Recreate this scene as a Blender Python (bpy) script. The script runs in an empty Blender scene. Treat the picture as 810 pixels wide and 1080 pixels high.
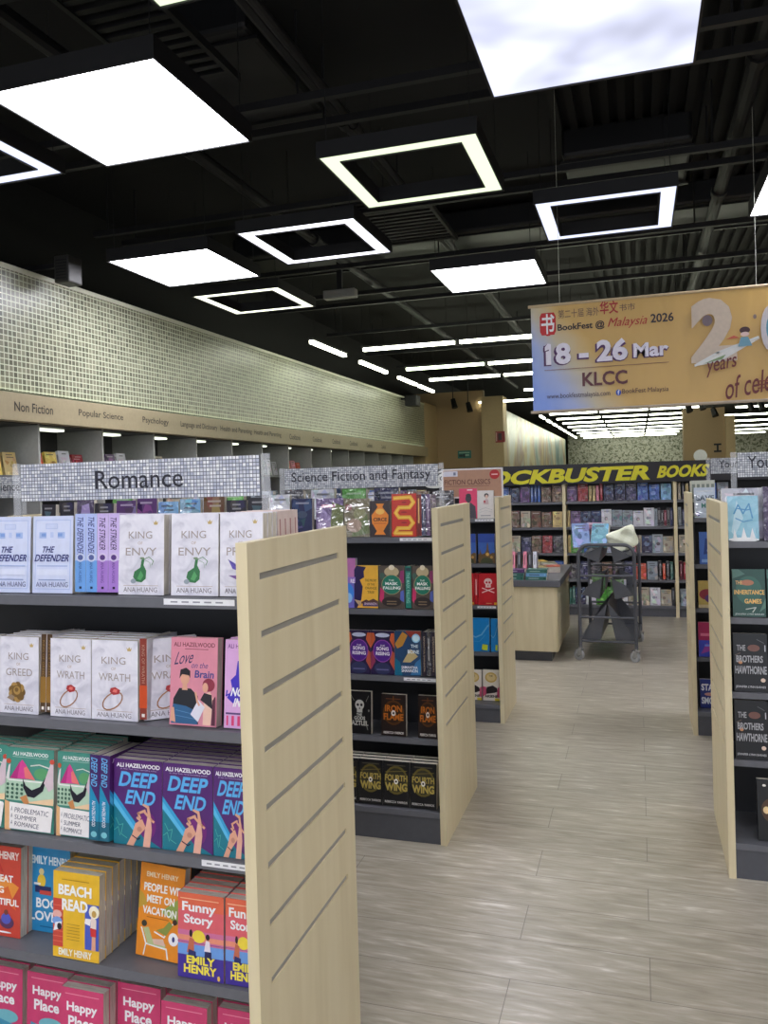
import bpy, bmesh, math, random
from mathutils import Matrix, Vector
random.seed(7)
SC = bpy.context.scene
COL = SC.collection
CAM_H = 1.8

# ------------------------------------------------------------------ materials
def lin(c):
    c = c / 255.0
    return c / 12.92 if c <= 0.04045 else ((c + 0.055) / 1.055) ** 2.4
def rgb(c):
    return (lin(c[0]), lin(c[1]), lin(c[2]), 1.0)
MATS = {}
def new_mat(name):
    m = bpy.data.materials.new(name); m.use_nodes = True
    nt = m.node_tree
    return m, nt, nt.nodes['Principled BSDF']
def link(nt, a, b): nt.links.new(a, b)
def mat(c, rough=0.45, metal=0.0):
    """plain printed / painted surface with a faint procedural variation"""
    key = ('p', tuple(c), rough, metal)
    if key in MATS: return MATS[key]
    m, nt, b = new_mat('paint_%d_%d_%d' % tuple(c))
    tc = nt.nodes.new('ShaderNodeTexCoord'); n = nt.nodes.new('ShaderNodeTexNoise')
    n.inputs['Scale'].default_value = 35; n.inputs['Detail'].default_value = 3
    link(nt, tc.outputs['Object'], n.inputs['Vector'])
    mx = nt.nodes.new('ShaderNodeMix'); mx.data_type = 'RGBA'
    mx.inputs[6].default_value = rgb([v * 0.94 for v in c]); mx.inputs[7].default_value = rgb([min(255, v * 1.04) for v in c])
    link(nt, n.outputs['Fac'], mx.inputs[0]); link(nt, mx.outputs[2], b.inputs['Base Color'])
    b.inputs['Roughness'].default_value = rough; b.inputs['Metallic'].default_value = metal
    MATS[key] = m
    return m
def wrap(c):
    """cover under crinkled clear film: glossy with a bumpy clear coat"""
    key = ('w', tuple(c))
    if key in MATS: return MATS[key]
    m, nt, b = new_mat('film_%d_%d_%d' % tuple(c))
    tc = nt.nodes.new('ShaderNodeTexCoord'); n = nt.nodes.new('ShaderNodeTexNoise')
    n.inputs['Scale'].default_value = 14; n.inputs['Detail'].default_value = 3; n.inputs['Distortion'].default_value = 1.2
    link(nt, tc.outputs['Object'], n.inputs['Vector'])
    bp = nt.nodes.new('ShaderNodeBump'); bp.inputs['Strength'].default_value = 1.0; bp.inputs['Distance'].default_value = 0.09
    link(nt, n.outputs['Fac'], bp.inputs['Height']); link(nt, bp.outputs['Normal'], b.inputs['Coat Normal'])
    b.inputs['Base Color'].default_value = rgb(c); b.inputs['Roughness'].default_value = 0.45
    b.inputs['Coat Weight'].default_value = 1.0; b.inputs['Coat IOR'].default_value = 2.1; b.inputs['Coat Roughness'].default_value = 0.06
    MATS[key] = m
    return m
def emit(c, s, key):
    k = ('e', key)
    if k in MATS: return MATS[k]
    m = bpy.data.materials.new('glow_' + key); m.use_nodes = True
    nt = m.node_tree; nt.nodes.clear()
    o = nt.nodes.new('ShaderNodeOutputMaterial'); e = nt.nodes.new('ShaderNodeEmission')
    e.inputs['Color'].default_value = rgb(c); e.inputs['Strength'].default_value = s
    link(nt, e.outputs[0], o.inputs[0])
    MATS[k] = m
    return m
def mix_ramp(nt, fac, stops):
    r = nt.nodes.new('ShaderNodeValToRGB')
    els = r.color_ramp.elements
    while len(els) < len(stops): els.new(0.5)
    for e, (p, c) in zip(els, stops): e.position = p; e.color = rgb(c)
    link(nt, fac, r.inputs['Fac'])
    return r.outputs['Color']
def coords(nt, scale=(1, 1, 1), rot=(0, 0, 0)):
    tc = nt.nodes.new('ShaderNodeTexCoord'); mp = nt.nodes.new('ShaderNodeMapping')
    mp.inputs['Scale'].default_value = scale; mp.inputs['Rotation'].default_value = rot
    link(nt, tc.outputs['Object'], mp.inputs['Vector'])
    return mp.outputs['Vector']
def noise(nt, vec, scale, detail=4, dist=0.0):
    n = nt.nodes.new('ShaderNodeTexNoise'); n.inputs['Scale'].default_value = scale
    n.inputs['Detail'].default_value = detail; n.inputs['Distortion'].default_value = dist
    link(nt, vec, n.inputs['Vector'])
    return n.outputs['Fac']
def wood_mat():
    m, nt, b = new_mat('pale_maple_laminate')
    v = coords(nt, (5, 5, 0.45)); f = noise(nt, v, 3.2, 5, 0.5)
    link(nt, mix_ramp(nt, f, [(0.25, (212, 197, 158)), (0.5, (220, 206, 168)), (0.75, (226, 213, 178))]), b.inputs['Base Color'])
    b.inputs['Roughness'].default_value = 0.42
    return m
def marble_mat():
    m, nt, b = new_mat('pale_marbled_print')
    v = coords(nt); f = noise(nt, v, 16, 6, 1.5)
    link(nt, mix_ramp(nt, f, [(0.3, (196, 194, 206)), (0.5, (222, 220, 229)), (0.75, (236, 234, 240))]), b.inputs['Base Color'])
    b.inputs['Roughness'].default_value = 0.35
    return m
def pages_mat():
    m, nt, b = new_mat('paper_page_edges')
    v = coords(nt, (20, 900, 20)); f = noise(nt, v, 1.0, 2)
    link(nt, mix_ramp(nt, f, [(0.35, (186, 178, 164)), (0.65, (226, 219, 205))]), b.inputs['Base Color'])
    b.inputs['Roughness'].default_value = 0.8
    return m
def floor_mat():
    m, nt, b = new_mat('grey_oak_vinyl_plank')
    br = nt.nodes.new('ShaderNodeTexBrick')
    br.offset = 0.37; br.offset_frequency = 2
    link(nt, coords(nt), br.inputs['Vector'])
    br.inputs['Color1'].default_value = (0.30, 0.30, 0.30, 1); br.inputs['Color2'].default_value = (0.62, 0.62, 0.62, 1)
    br.inputs['Mortar'].default_value = (0.0, 0.0, 0.0, 1)
    br.inputs['Scale'].default_value = 1.0; br.inputs['Mortar Size'].default_value = 0.0016
    br.inputs['Brick Width'].default_value = 1.3; br.inputs['Row Height'].default_value = 0.26; br.inputs['Mortar Smooth'].default_value = 0.1
    f = noise(nt, coords(nt, (1.5, 9, 1)), 2.6, 5, 0.5)
    f2 = noise(nt, coords(nt, (4.5, 34, 1)), 1.6, 4, 0.8)
    a = nt.nodes.new('ShaderNodeMix'); a.data_type = 'FLOAT'; a.inputs[0].default_value = 0.45
    link(nt, f, a.inputs[2]); link(nt, f2, a.inputs[3])
    a2 = nt.nodes.new('ShaderNodeMix'); a2.data_type = 'FLOAT'; a2.inputs[0].default_value = 0.12
    link(nt, a.outputs[0], a2.inputs[2]); link(nt, br.outputs['Color'], a2.inputs[3])
    c = mix_ramp(nt, a2.outputs[0], [(0.34, (150, 141, 123)), (0.45, (166, 157, 139)), (0.54, (177, 169, 152)), (0.60, (192, 185, 170)), (0.67, (218, 213, 203))])
    mx = nt.nodes.new('ShaderNodeMix'); mx.data_type = 'RGBA'
    link(nt, br.outputs['Fac'], mx.inputs[0]); link(nt, c, mx.inputs[6]); mx.inputs[7].default_value = rgb((122, 114, 102))
    link(nt, mx.outputs[2], b.inputs['Base Color'])
    b.inputs['Roughness'].default_value = 0.33
    bp = nt.nodes.new('ShaderNodeBump'); bp.inputs['Strength'].default_value = 0.12; bp.inputs['Distance'].default_value = 0.01
    link(nt, a.outputs[0], bp.inputs['Height']); link(nt, bp.outputs['Normal'], b.inputs['Normal'])
    return m
def mosaic_mat(name, axis, size, c1, c2, mortar, msize, rough=0.3, clear=0.0, bias=0.0):
    """square mosaic tiles in the plane of the given world axis ('x' = facing +-x, 'y' = facing +-y)"""
    m, nt, b = new_mat(name)
    tc = nt.nodes.new('ShaderNodeTexCoord'); sp = nt.nodes.new('ShaderNodeSeparateXYZ'); cb = nt.nodes.new('ShaderNodeCombineXYZ')
    link(nt, tc.outputs['Object'], sp.inputs[0])
    link(nt, sp.outputs['Y' if axis == 'x' else 'X'], cb.inputs[0]); link(nt, sp.outputs['Z'], cb.inputs[1])
    br = nt.nodes.new('ShaderNodeTexBrick'); br.offset = 0.0
    link(nt, cb.outputs[0], br.inputs['Vector'])
    br.inputs['Color1'].default_value = rgb(c1); br.inputs['Color2'].default_value = rgb(c2); br.inputs['Mortar'].default_value = rgb(mortar)
    br.inputs['Scale'].default_value = 1.0; br.inputs['Mortar Size'].default_value = msize; br.inputs['Bias'].default_value = bias
    br.inputs['Brick Width'].default_value = size; br.inputs['Row Height'].default_value = size
    link(nt, br.outputs['Color'], b.inputs['Base Color'])
    b.inputs['Roughness'].default_value = rough
    if clear:
        out = nt.nodes['Material Output']; t = nt.nodes.new('ShaderNodeBsdfTransparent'); mx = nt.nodes.new('ShaderNodeMixShader')
        mx.inputs[0].default_value = clear
        link(nt, b.outputs[0], mx.inputs[1]); link(nt, t.outputs[0], mx.inputs[2]); link(nt, mx.outputs[0], out.inputs[0])
    return m
def acrylic_mat():
    m, nt, b = new_mat('clear_acrylic')
    out = nt.nodes['Material Output']; t = nt.nodes.new('ShaderNodeBsdfTransparent'); mx = nt.nodes.new('ShaderNodeMixShader')
    b.inputs['Base Color'].default_value = (0.9, 0.92, 0.95, 1); b.inputs['Roughness'].default_value = 0.08
    mx.inputs[0].default_value = 0.8
    link(nt, b.outputs[0], mx.inputs[1]); link(nt, t.outputs[0], mx.inputs[2]); link(nt, mx.outputs[0], out.inputs[0])
    return m
def mural_mat(name, axis, stops, scale):
    m, nt, b = new_mat(name)
    v = coords(nt, scale); f = noise(nt, v, 1.0, 5, 0.8)
    link(nt, mix_ramp(nt, f, stops), b.inputs['Base Color'])
    b.inputs['Roughness'].default_value = 0.35
    return m
def banner_mat():
    m, nt, b = new_mat('printed_banner_vinyl')
    tc = nt.nodes.new('ShaderNodeTexCoord'); sp = nt.nodes.new('ShaderNodeSeparateXYZ')
    link(nt, tc.outputs['Object'], sp.inputs[0])
    def math_(op, a, k, c=None):
        n = nt.nodes.new('ShaderNodeMath'); n.operation = op
        if hasattr(a, 'is_output'): link(nt, a, n.inputs[0])
        else: n.inputs[0].default_value = a
        if hasattr(k, 'is_output'): link(nt, k, n.inputs[1])
        else: n.inputs[1].default_value = k
        return n.outputs[0]
    x = math_('MULTIPLY', sp.outputs['X'], 1.15); z = math_('MULTIPLY', sp.outputs['Z'], 0.75)
    d = math_('ADD', x, z)
    nz = math_('MULTIPLY', noise(nt, coords(nt), 3.0, 3), 0.25)
    d2 = math_('ADD', d, nz)
    c = mix_ramp(nt, d2, [(0.26, (132, 162, 238)), (0.52, (168, 182, 226)), (0.74, (206, 194, 166)), (0.95, (214, 178, 108)), (1.0, (210, 170, 96))])
    link(nt, c, b.inputs['Base Color']); b.inputs['Roughness'].default_value = 0.38
    bp = nt.nodes.new('ShaderNodeBump'); bp.inputs['Strength'].default_value = 0.35; bp.inputs['Distance'].default_value = 0.05
    link(nt, noise(nt, coords(nt, (2.2, 1, 0.7), (0, 0.6, 0)), 2.2, 2, 0.3), bp.inputs['Height'])
    link(nt, bp.outputs['Normal'], b.inputs['Normal'])
    return m
def panel_glow(name, lo, hi, tint=(232, 234, 255)):
    m = bpy.data.materials.new(name); m.use_nodes = True
    nt = m.node_tree; nt.nodes.clear()
    o = nt.nodes.new('ShaderNodeOutputMaterial'); e = nt.nodes.new('ShaderNodeEmission')
    f = noise(nt, coords(nt), 1.9, 2, 0.2)
    mr = nt.nodes.new('ShaderNodeMapRange'); mr.inputs[1].default_value = 0.35; mr.inputs[2].default_value = 0.65
    mr.inputs[3].default_value = lo; mr.inputs[4].default_value = hi
    link(nt, f, mr.inputs[0]); link(nt, mr.outputs[0], e.inputs['Strength'])
    e.inputs['Color'].default_value = rgb(tint)
    link(nt, e.outputs[0], o.inputs[0])
    return m

WOOD = wood_mat(); MARBLE = marble_mat(); PAGES = pages_mat(); ACRYL = acrylic_mat()
SHELF = mat((104, 105, 111), 0.36, 0.0); SHELF_BACK = mat((44, 46, 51), 0.5); KICK = mat((84, 85, 91), 0.4)
GROOVE = mat((150, 147, 138), 0.35, 0.0); DARK = mat((24, 24, 28), 0.6); BLACK = mat((14, 14, 16), 0.5)
CHARCOAL = mat((84, 86, 92), 0.4, 0.1)

# ------------------------------------------------------------------ mesh builder
class MB:
    def __init__(s): s.v = []; s.f = []; s.m = []; s.mats = []
    def mi(s, m):
        if m not in s.mats: s.mats.append(m)
        return s.mats.index(m)
    def add(s, verts, faces, m):
        o = len(s.v); k = s.mi(m)
        s.v += [tuple(p) for p in verts]
        for f in faces: s.f.append([o + i for i in f]); s.m.append(k)
    def box(s, x0, x1, y0, y1, z0, z1, m):
        v = [(x0,y0,z0),(x1,y0,z0),(x1,y1,z0),(x0,y1,z0),(x0,y0,z1),(x1,y0,z1),(x1,y1,z1),(x0,y1,z1)]
        s.add(v, [(0,3,2,1),(4,5,6,7),(0,1,5,4),(1,2,6,5),(2,3,7,6),(3,0,4,7)], m)
        return s
    def cyl(s, p0, p1, r, m, n=10, r1=None):
        p0 = Vector(p0); p1 = Vector(p1); d = (p1 - p0).normalized(); r1 = r if r1 is None else r1
        a = d.orthogonal().normalized(); b = d.cross(a)
        v = []
        for k in range(n):
            t = 2 * math.pi * k / n; e = a * math.cos(t) + b * math.sin(t)
            v.append(p0 + e * r); v.append(p1 + e * r1)
        f = [(2*k, 2*((k+1) % n), 2*((k+1) % n)+1, 2*k+1) for k in range(n)]
        f.append([2*k for k in range(n)][::-1]); f.append([2*k+1 for k in range(n)])
        s.add(v, f, m)
        return s
    def tube(s, pts, r, m, n=8):
        pts = [Vector(p) for p in pts]; rings = []
        prev = None
        for i, p in enumerate(pts):
            d = ((pts[min(i+1, len(pts)-1)] - pts[max(i-1, 0)])).normalized()
            a = prev - d * prev.dot(d) if prev is not None else d.orthogonal()
            a.normalize(); prev = a; b = d.cross(a)
            rings.append([p + (a*math.cos(2*math.pi*k/n) + b*math.sin(2*math.pi*k/n)) * r for k in range(n)])
        v = [q for rg in rings for q in rg]; f = []
        for i in range(len(pts)-1):
            for k in range(n):
                f.append((i*n+k, i*n+(k+1) % n, (i+1)*n+(k+1) % n, (i+1)*n+k))
        f.append(list(range(n))[::-1]); f.append([(len(pts)-1)*n+k for k in range(n)])
        s.add(v, f, m)
        return s
    def prism(s, pts, vec, m):
        """closed polygon (3-D points) extruded along vec"""
        pts = [Vector(p) for p in pts]; n = len(pts); vec = Vector(vec)
        v = pts + [p + vec for p in pts]
        f = [list(range(n))[::-1], [n + i for i in range(n)]] + [(i, (i+1) % n, n+(i+1) % n, n+i) for i in range(n)]
        s.add(v, f, m)
        return s
    def mesh(s, name):
        me = bpy.data.meshes.new(name)
        me.from_pydata([tuple(p) for p in s.v], [], s.f)
        for m in s.mats: me.materials.append(m)
        me.polygons.foreach_set('material_index', s.m)
        bm = bmesh.new(); bm.from_mesh(me); bmesh.ops.recalc_face_normals(bm, faces=bm.faces) if not getattr(s, 'keep', False) else None
        bm.to_mesh(me); bm.free(); me.update()
        return me

LABELS = {}
def put(name, me, parent=None, label=None, cat=None, group=None, kind=None, loc=None, M=None):
    o = bpy.data.objects.new(name, me); COL.objects.link(o)
    if parent is not None: o.parent = parent
    if loc is not None: o.location = loc
    if M is not None: o.matrix_basis = M
    if label:
        n = len(label.replace(',', ' ').split())
        if parent is None:
            assert 4 <= n <= 16, (n, label)
            LABELS.setdefault(label, []).append(o.name)
        o['label'] = label
    if cat: o['category'] = cat
    if group: o['group'] = group
    if kind: o['kind'] = kind
    return o
def obj(name, mb, parent=None, bevel=0, smooth=False, **k):
    me = mb.mesh(name)
    if smooth: me.polygons.foreach_set('use_smooth', [True] * len(me.polygons))
    o = put(name, me, parent, **k)
    if bevel:
        b = o.modifiers.new('bevel', 'BEVEL'); b.width = bevel; b.segments = 2; b.limit_method = 'ANGLE'
    return o
ORD = ['first','second','third','fourth','fifth','sixth','seventh','eighth','ninth','tenth','eleventh','twelfth','thirteenth','fourteenth','fifteenth','sixteenth','seventeenth','eighteenth','nineteenth','twentieth']

# ------------------------------------------------------------------ flat printing (letters and shapes)
TXT = {}
def glyphs(s, bold=0.0):
    key = (s, bold)
    if key in TXT: return TXT[key]
    cu = bpy.data.curves.new('lettering', 'FONT'); cu.body = s; cu.resolution_u = 3; cu.offset = bold
    o = bpy.data.objects.new('lettering', cu); COL.objects.link(o)
    dg = bpy.context.evaluated_depsgraph_get(); me = o.evaluated_get(dg).to_mesh()
    vs = [(v.co.x, v.co.y) for v in me.vertices]; fs = [list(p.vertices) for p in me.polygons]
    o.evaluated_get(dg).to_mesh_clear()
    bpy.data.objects.remove(o); bpy.data.curves.remove(cu)
    if vs:
        x0 = min(v[0] for v in vs); x1 = max(v[0] for v in vs); y0 = min(v[1] for v in vs); y1 = max(v[1] for v in vs)
        vs = [((x - x0) / max(x1 - x0, 1e-6), (y - y0) / max(y1 - y0, 1e-6)) for x, y in vs]
    TXT[key] = (vs, fs)
    return TXT[key]
def T(s, u0, v0, u1, v1, c, bold=0.0, shear=0.0, rot=0.0): return ('t', s, u0, v0, u1, v1, c, bold, shear, rot)
def Rr(u0, v0, u1, v1, c): return ('p', [(u0,v0),(u1,v0),(u1,v1),(u0,v1)], c)
def P(pts, c): return ('p', pts, c)
def E(cu, cv, ru, rv, c, rot=0.0): return ('e', cu, cv, ru, rv, c, rot)
def Ln(pts, w, c): return ('l', pts, w, c)
def draw(mb, layers, to3d, W, H, matf=mat, n0=0):
    """layers in unit coordinates of a W x H rectangle; to3d(u*W, v*H, layer number) -> point"""
    for i, L in enumerate(layers):
        k = i + 1 + n0; c = L[6] if L[0] == 't' else (L[5] if L[0] == 'e' else (L[3] if L[0] == 'l' else L[2]))
        m = c if not isinstance(c, tuple) else matf(c)
        if L[0] == 't':
            _, s, u0, v0, u1, v1, c, bold, shear, rot = L
            vs, fs = glyphs(s, bold)
            w = (u1-u0)*W; h = (v1-v0)*H; cx = (u0+u1)/2*W; cy = (v0+v1)/2*H
            pts = []
            for a, b in vs:
                x = (a-0.5)*(w - abs(shear)*h) + shear*h*(b-0.5); y = (b-0.5)*h
                if rot: x, y = x*math.cos(rot)-y*math.sin(rot), x*math.sin(rot)+y*math.cos(rot)
                pts.append(to3d(cx+x, cy+y, k))
            mb.add(pts, fs, m)
        elif L[0] == 'p':
            mb.add([to3d(a*W, b*H, k) for a, b in L[1]], [list(range(len(L[1])))], m)
        elif L[0] == 'e':
            _, cu, cv, ru, rv, c, rot = L
            pts = []
            for j in range(18):
                t = 2*math.pi*j/18; x = ru*W*math.cos(t); y = rv*H*math.sin(t)
                if rot: x, y = x*math.cos(rot)-y*math.sin(rot), x*math.sin(rot)+y*math.cos(rot)
                pts.append(to3d(cu*W+x, cv*H+y, k))
            mb.add(pts, [list(range(18))], m)
        elif L[0] == 'l':
            _, pts, w, c = L
            for (a, b), (c2, d) in zip(pts[:-1], pts[1:]):
                A = Vector((a*W, b*H)); B = Vector((c2*W, d*H)); q = (B-A)
                if q.length < 1e-9: continue
                q.normalize(); nrm = Vector((-q.y, q.x)) * (w*W/2); e = q*(w*W*0.3)
                mb.add([to3d(*(A-e+nrm), k), to3d(*(A-e-nrm), k), to3d(*(B+e-nrm), k), to3d(*(B+e+nrm), k)], [(0,1,2,3)], m)
EPS = 0.00014
# ------------------------------------------------------------------ book covers
NAVY = (42, 48, 120); SKIN = (226, 168, 140); GOLDT = (176, 152, 132); GREYT = (120, 112, 118)
D = {}      # design -> dict(bg, spine colour, page colour, layers on the front, layers on the spine, film)
def design(key, bg, front=(), spine=(), sc=None, film=False, desc=''):
    D[key] = dict(bg=bg, front=list(front), spine=list(spine), sc=sc if sc is not None else bg, film=film, desc=desc)
def crown(u, v, c):
    return P([(u-.06,v+.03),(u-.035,v-.02),(u+.035,v-.02),(u+.06,v+.03),(u+.028,v+.005),(u,v+.035),(u-.028,v+.005)], c)
def king(word, art): 
    return [T('KING', .22, .70, .74, .79, (158,146,140)), T('OF', .43, .625, .53, .66, GOLDT), T(word, .16, .49, .84, .585, (158,146,140)),
            crown(.82, .89, (196,170,110)), Ln([(.12,.115),(.88,.115)], .008, GOLDT), T('ANA HUANG', .12, .035, .86, .095, GREYT)] + art
def rose(c1, c2):
    out = []
    for k in range(9):
        a = k * 0.698; out.append(E(.45+.12*math.cos(a), .28+.075*math.sin(a), .10, .055, c1 if k % 2 else c2, a))
    out += [E(.45,.29,.13,.08,c2), E(.46,.30,.09,.055,c1), E(.45,.31,.05,.03,c2), P([(.2,.2),(.36,.16),(.4,.22),(.3,.25)],(150,130,110))]
    return out
def ring(c, gem):
    n = 16; pts = [(.46+.24*math.cos(2*math.pi*k/n)*math.cos(.5)-.085*math.sin(2*math.pi*k/n)*.4, .24+.09*math.sin(2*math.pi*k/n)+.07*math.cos(2*math.pi*k/n)) for k in range(n+1)]
    return [Ln(pts, .025, c), P([(.40,.355),(.48,.315),(.60,.33),(.63,.38),(.52,.415),(.42,.40)], gem), P([(.46,.355),(.55,.345),(.57,.385),(.49,.39)], (224,120,110))]
def bottle():
    return [P([(.52,.44),(.58,.44),(.56,.37),(.62,.30),(.61,.20),(.52,.155),(.40,.165),(.33,.22),(.36,.29),(.49,.34)], (56,116,72)), P([(.42,.2),(.5,.18),(.56,.24),(.5,.3)], (88,160,100)),
            Ln([(.56,.44),(.68,.47),(.78,.42),(.74,.37)], .014, (96,140,100)), Ln([(.6,.43),(.7,.40),(.72,.34)], .01, (150,170,150)), E(.53,.455,.05,.014,(120,140,110)), E(.34,.17,.06,.03,(150,160,170))]
def feathers():
    return [P([(.2,.44),(.34,.40),(.52,.33),(.50,.29),(.3,.33)], (96,80,170)), P([(.2,.25),(.4,.25),(.55,.18),(.4,.2)], (120,84,150)), Ln([(.2,.44),(.52,.30)], .012, (60,50,120))]
design('defender', (206,214,240), [Rr(.06,.05,.94,.95,(176,192,232)), Rr(.075,.06,.925,.94,(212,219,243)), Rr(.32,.83,.62,.90,(186,200,235)), Rr(.34,.84,.60,.89,(205,214,242)),
    Rr(.16,.71,.34,.79,(168,190,232)), Rr(.62,.71,.8,.79,(168,190,232)), Rr(.22,.735,.33,.775,(130,162,220)), Rr(.63,.735,.74,.775,(130,162,220)), Rr(.44,.72,.52,.79,(190,204,238)),
    T('THE', .22, .525, .56, .605, NAVY, .02, .35), T('DEFENDER', .05, .41, .95, .50, NAVY, .02, .3), Rr(.12,.345,.88,.36,(170,186,226)), Rr(.12,.235,.88,.31,(220,226,246)), Rr(.16,.165,.84,.18,(150,165,205)), T('ANA HUANG', .1,.08,.9,.145,(92,98,140))],
    [Rr(0,0,1,.4,(112,164,226)), T('THE DEFENDER', .2,.46,.75,.97,NAVY,.01,.2), E(.5,.44,.4,.055,(206,214,236)), E(.5,.44,.25,.035,(90,100,160)), T('ANA HUANG', .35,.12,.62,.38,(52,80,150)), Rr(.4,.04,.62,.07,(20,30,70))], (178,192,236), desc='pale blue paperback with locker artwork')
design('striker', (214,200,234), [T('THE STRIKER',.08,.42,.92,.52,(80,40,110))], [Rr(0,0,1,.4,(168,126,206)), T('THE STRIKER', .2,.52,.75,.96,(58,36,92),.01,.2), E(.5,.44,.4,.055,(214,200,230)), E(.5,.44,.25,.035,(90,60,130)), T('ANA HUANG', .35,.12,.62,.38,(96,56,140)), Rr(.4,.04,.62,.07,(40,20,60))], (204,184,230), desc='lilac paperback turned spine out')
design('envy', MARBLE, king('ENVY', bottle()), [T('KING OF ENVY',.3,.4,.7,.9,GOLDT)], MARBLE, desc='white paperback with green bottle')
design('pride', MARBLE, king('PRIDE', feathers()), [T('KING OF PRIDE',.3,.4,.7,.9,GOLDT)], MARBLE, desc='white paperback with purple feathers')
design('greed', MARBLE, king('GREED', rose((176,140,80),(120,92,52))), [Rr(0,.12,1,.45,(150,112,52)), T('KING OF GREED',.3,.45,.7,.92,(150,118,70)), Rr(.3,.03,.7,.07,(236,232,226))], (84,62,40), desc='white paperback with golden rose')
design('wrath', MARBLE, king('WRATH', ring((170,120,84),(176,52,56))), [Rr(0,.14,1,.42,(206,78,36)), T('KING OF WRATH',.3,.45,.7,.92,(190,150,130)), Rr(.3,.03,.7,.07,(236,232,226))], (138,54,42), desc='white paperback with ring artwork')
def person(u, v, s, hair, top, skin=SKIN): 
    return [E(u, v, .13*s, .10*s, top), P([(u-.16*s,v-.28*s),(u+.16*s,v-.28*s),(u+.14*s,v),(u-.14*s,v)], top), E(u, v+.16*s, .085*s, .075*s, skin), P([(u-.03*s,v+.02*s),(u+.03*s,v+.02*s),(u+.03*s,v+.12*s),(u-.03*s,v+.12*s)], skin), E(u, v+.215*s, .095*s, .045*s, hair)]
design('love', (222,142,160), [T('ALI HAZELWOOD',.06,.895,.94,.945,(120,44,60),.015), Rr(.3,.865,.8,.873,(150,70,88)), T('Love',.06,.70,.55,.84,(44,42,92),0,.5,.12), T('on the',.44,.655,.82,.72,(70,60,130),0,.3), T('Brain',.52,.545,.94,.63,(54,66,140),.02,.1)]
    + [P([(.04,.02),(.62,.02),(.6,.34),(.45,.42),(.2,.42),(.08,.3)], (30,32,40))] + [E(.32,.53,.095,.07,SKIN), P([(.26,.40),(.38,.40),(.36,.5),(.28,.5)], SKIN), P([(.2,.53),(.22,.63),(.34,.655),(.43,.62),(.43,.54),(.4,.57),(.26,.58)], (28,26,34)),
       P([(.04,.02),(.6,.02),(.62,.16),(.36,.22),(.08,.24)], (46,96,140)), Ln([(.14,.17),(.55,.13)],.012,(90,140,180)), Ln([(.14,.11),(.55,.08)],.012,(90,140,180)), P([(.02,.05),(.14,.03),(.1,.2),(.04,.2)], SKIN),
       E(.83,.47,.13,.075,(146,44,66)), E(.76,.44,.06,.055,SKIN), P([(.72,.02),(.88,.02),(.95,.3),(.86,.4),(.74,.36)], (238,196,176)), P([(.66,.3),(.92,.2),(.9,.36),(.74,.38)], (34,30,38)), P([(.46,.13),(.62,.05),(.76,.22),(.62,.3)], (226,224,236)), Ln([(.56,.38),(.6,.28),(.64,.24)],.04,SKIN), P([(.9,.02),(.98,.02),(.98,.35),(.92,.3)],(92,36,60))], sc=(210,126,146), desc='pink paperback with illustrated couple')
design('lilac', (222,172,222), [T('ALI HAZELWOOD',.06,.90,.94,.95,(120,60,140),.015), P([(.3,.76),(.5,.76),(.7,.5),(.66,.3),(.4,.32),(.2,.28),(.06,.34),(.18,.44),(.14,.54),(.26,.6)], (62,40,190)), Ln([(.1,.38),(.04,.36),(.06,.42)],.03,(62,40,190)), T('NOT',.14,.36,.6,.46,(250,246,250),.03,.3), T('IN LOVE',.2,.24,.9,.34,(250,246,250),.03,.3), Rr(.04,.155,.5,.175,(90,60,120)), P([(.06,.03),(.1,.03),(.1,.14),(.06,.14)],(226,60,120)), P([(.18,.03),(.24,.03),(.24,.14),(.18,.14)],(226,60,120)), P([(.32,.03),(.38,.03),(.38,.14),(.32,.14)],(226,60,120)), P([(.55,.02),(.98,.02),(.98,.2),(.7,.24)],(80,110,200))], desc='lilac paperback with blue-haired figure')
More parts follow.
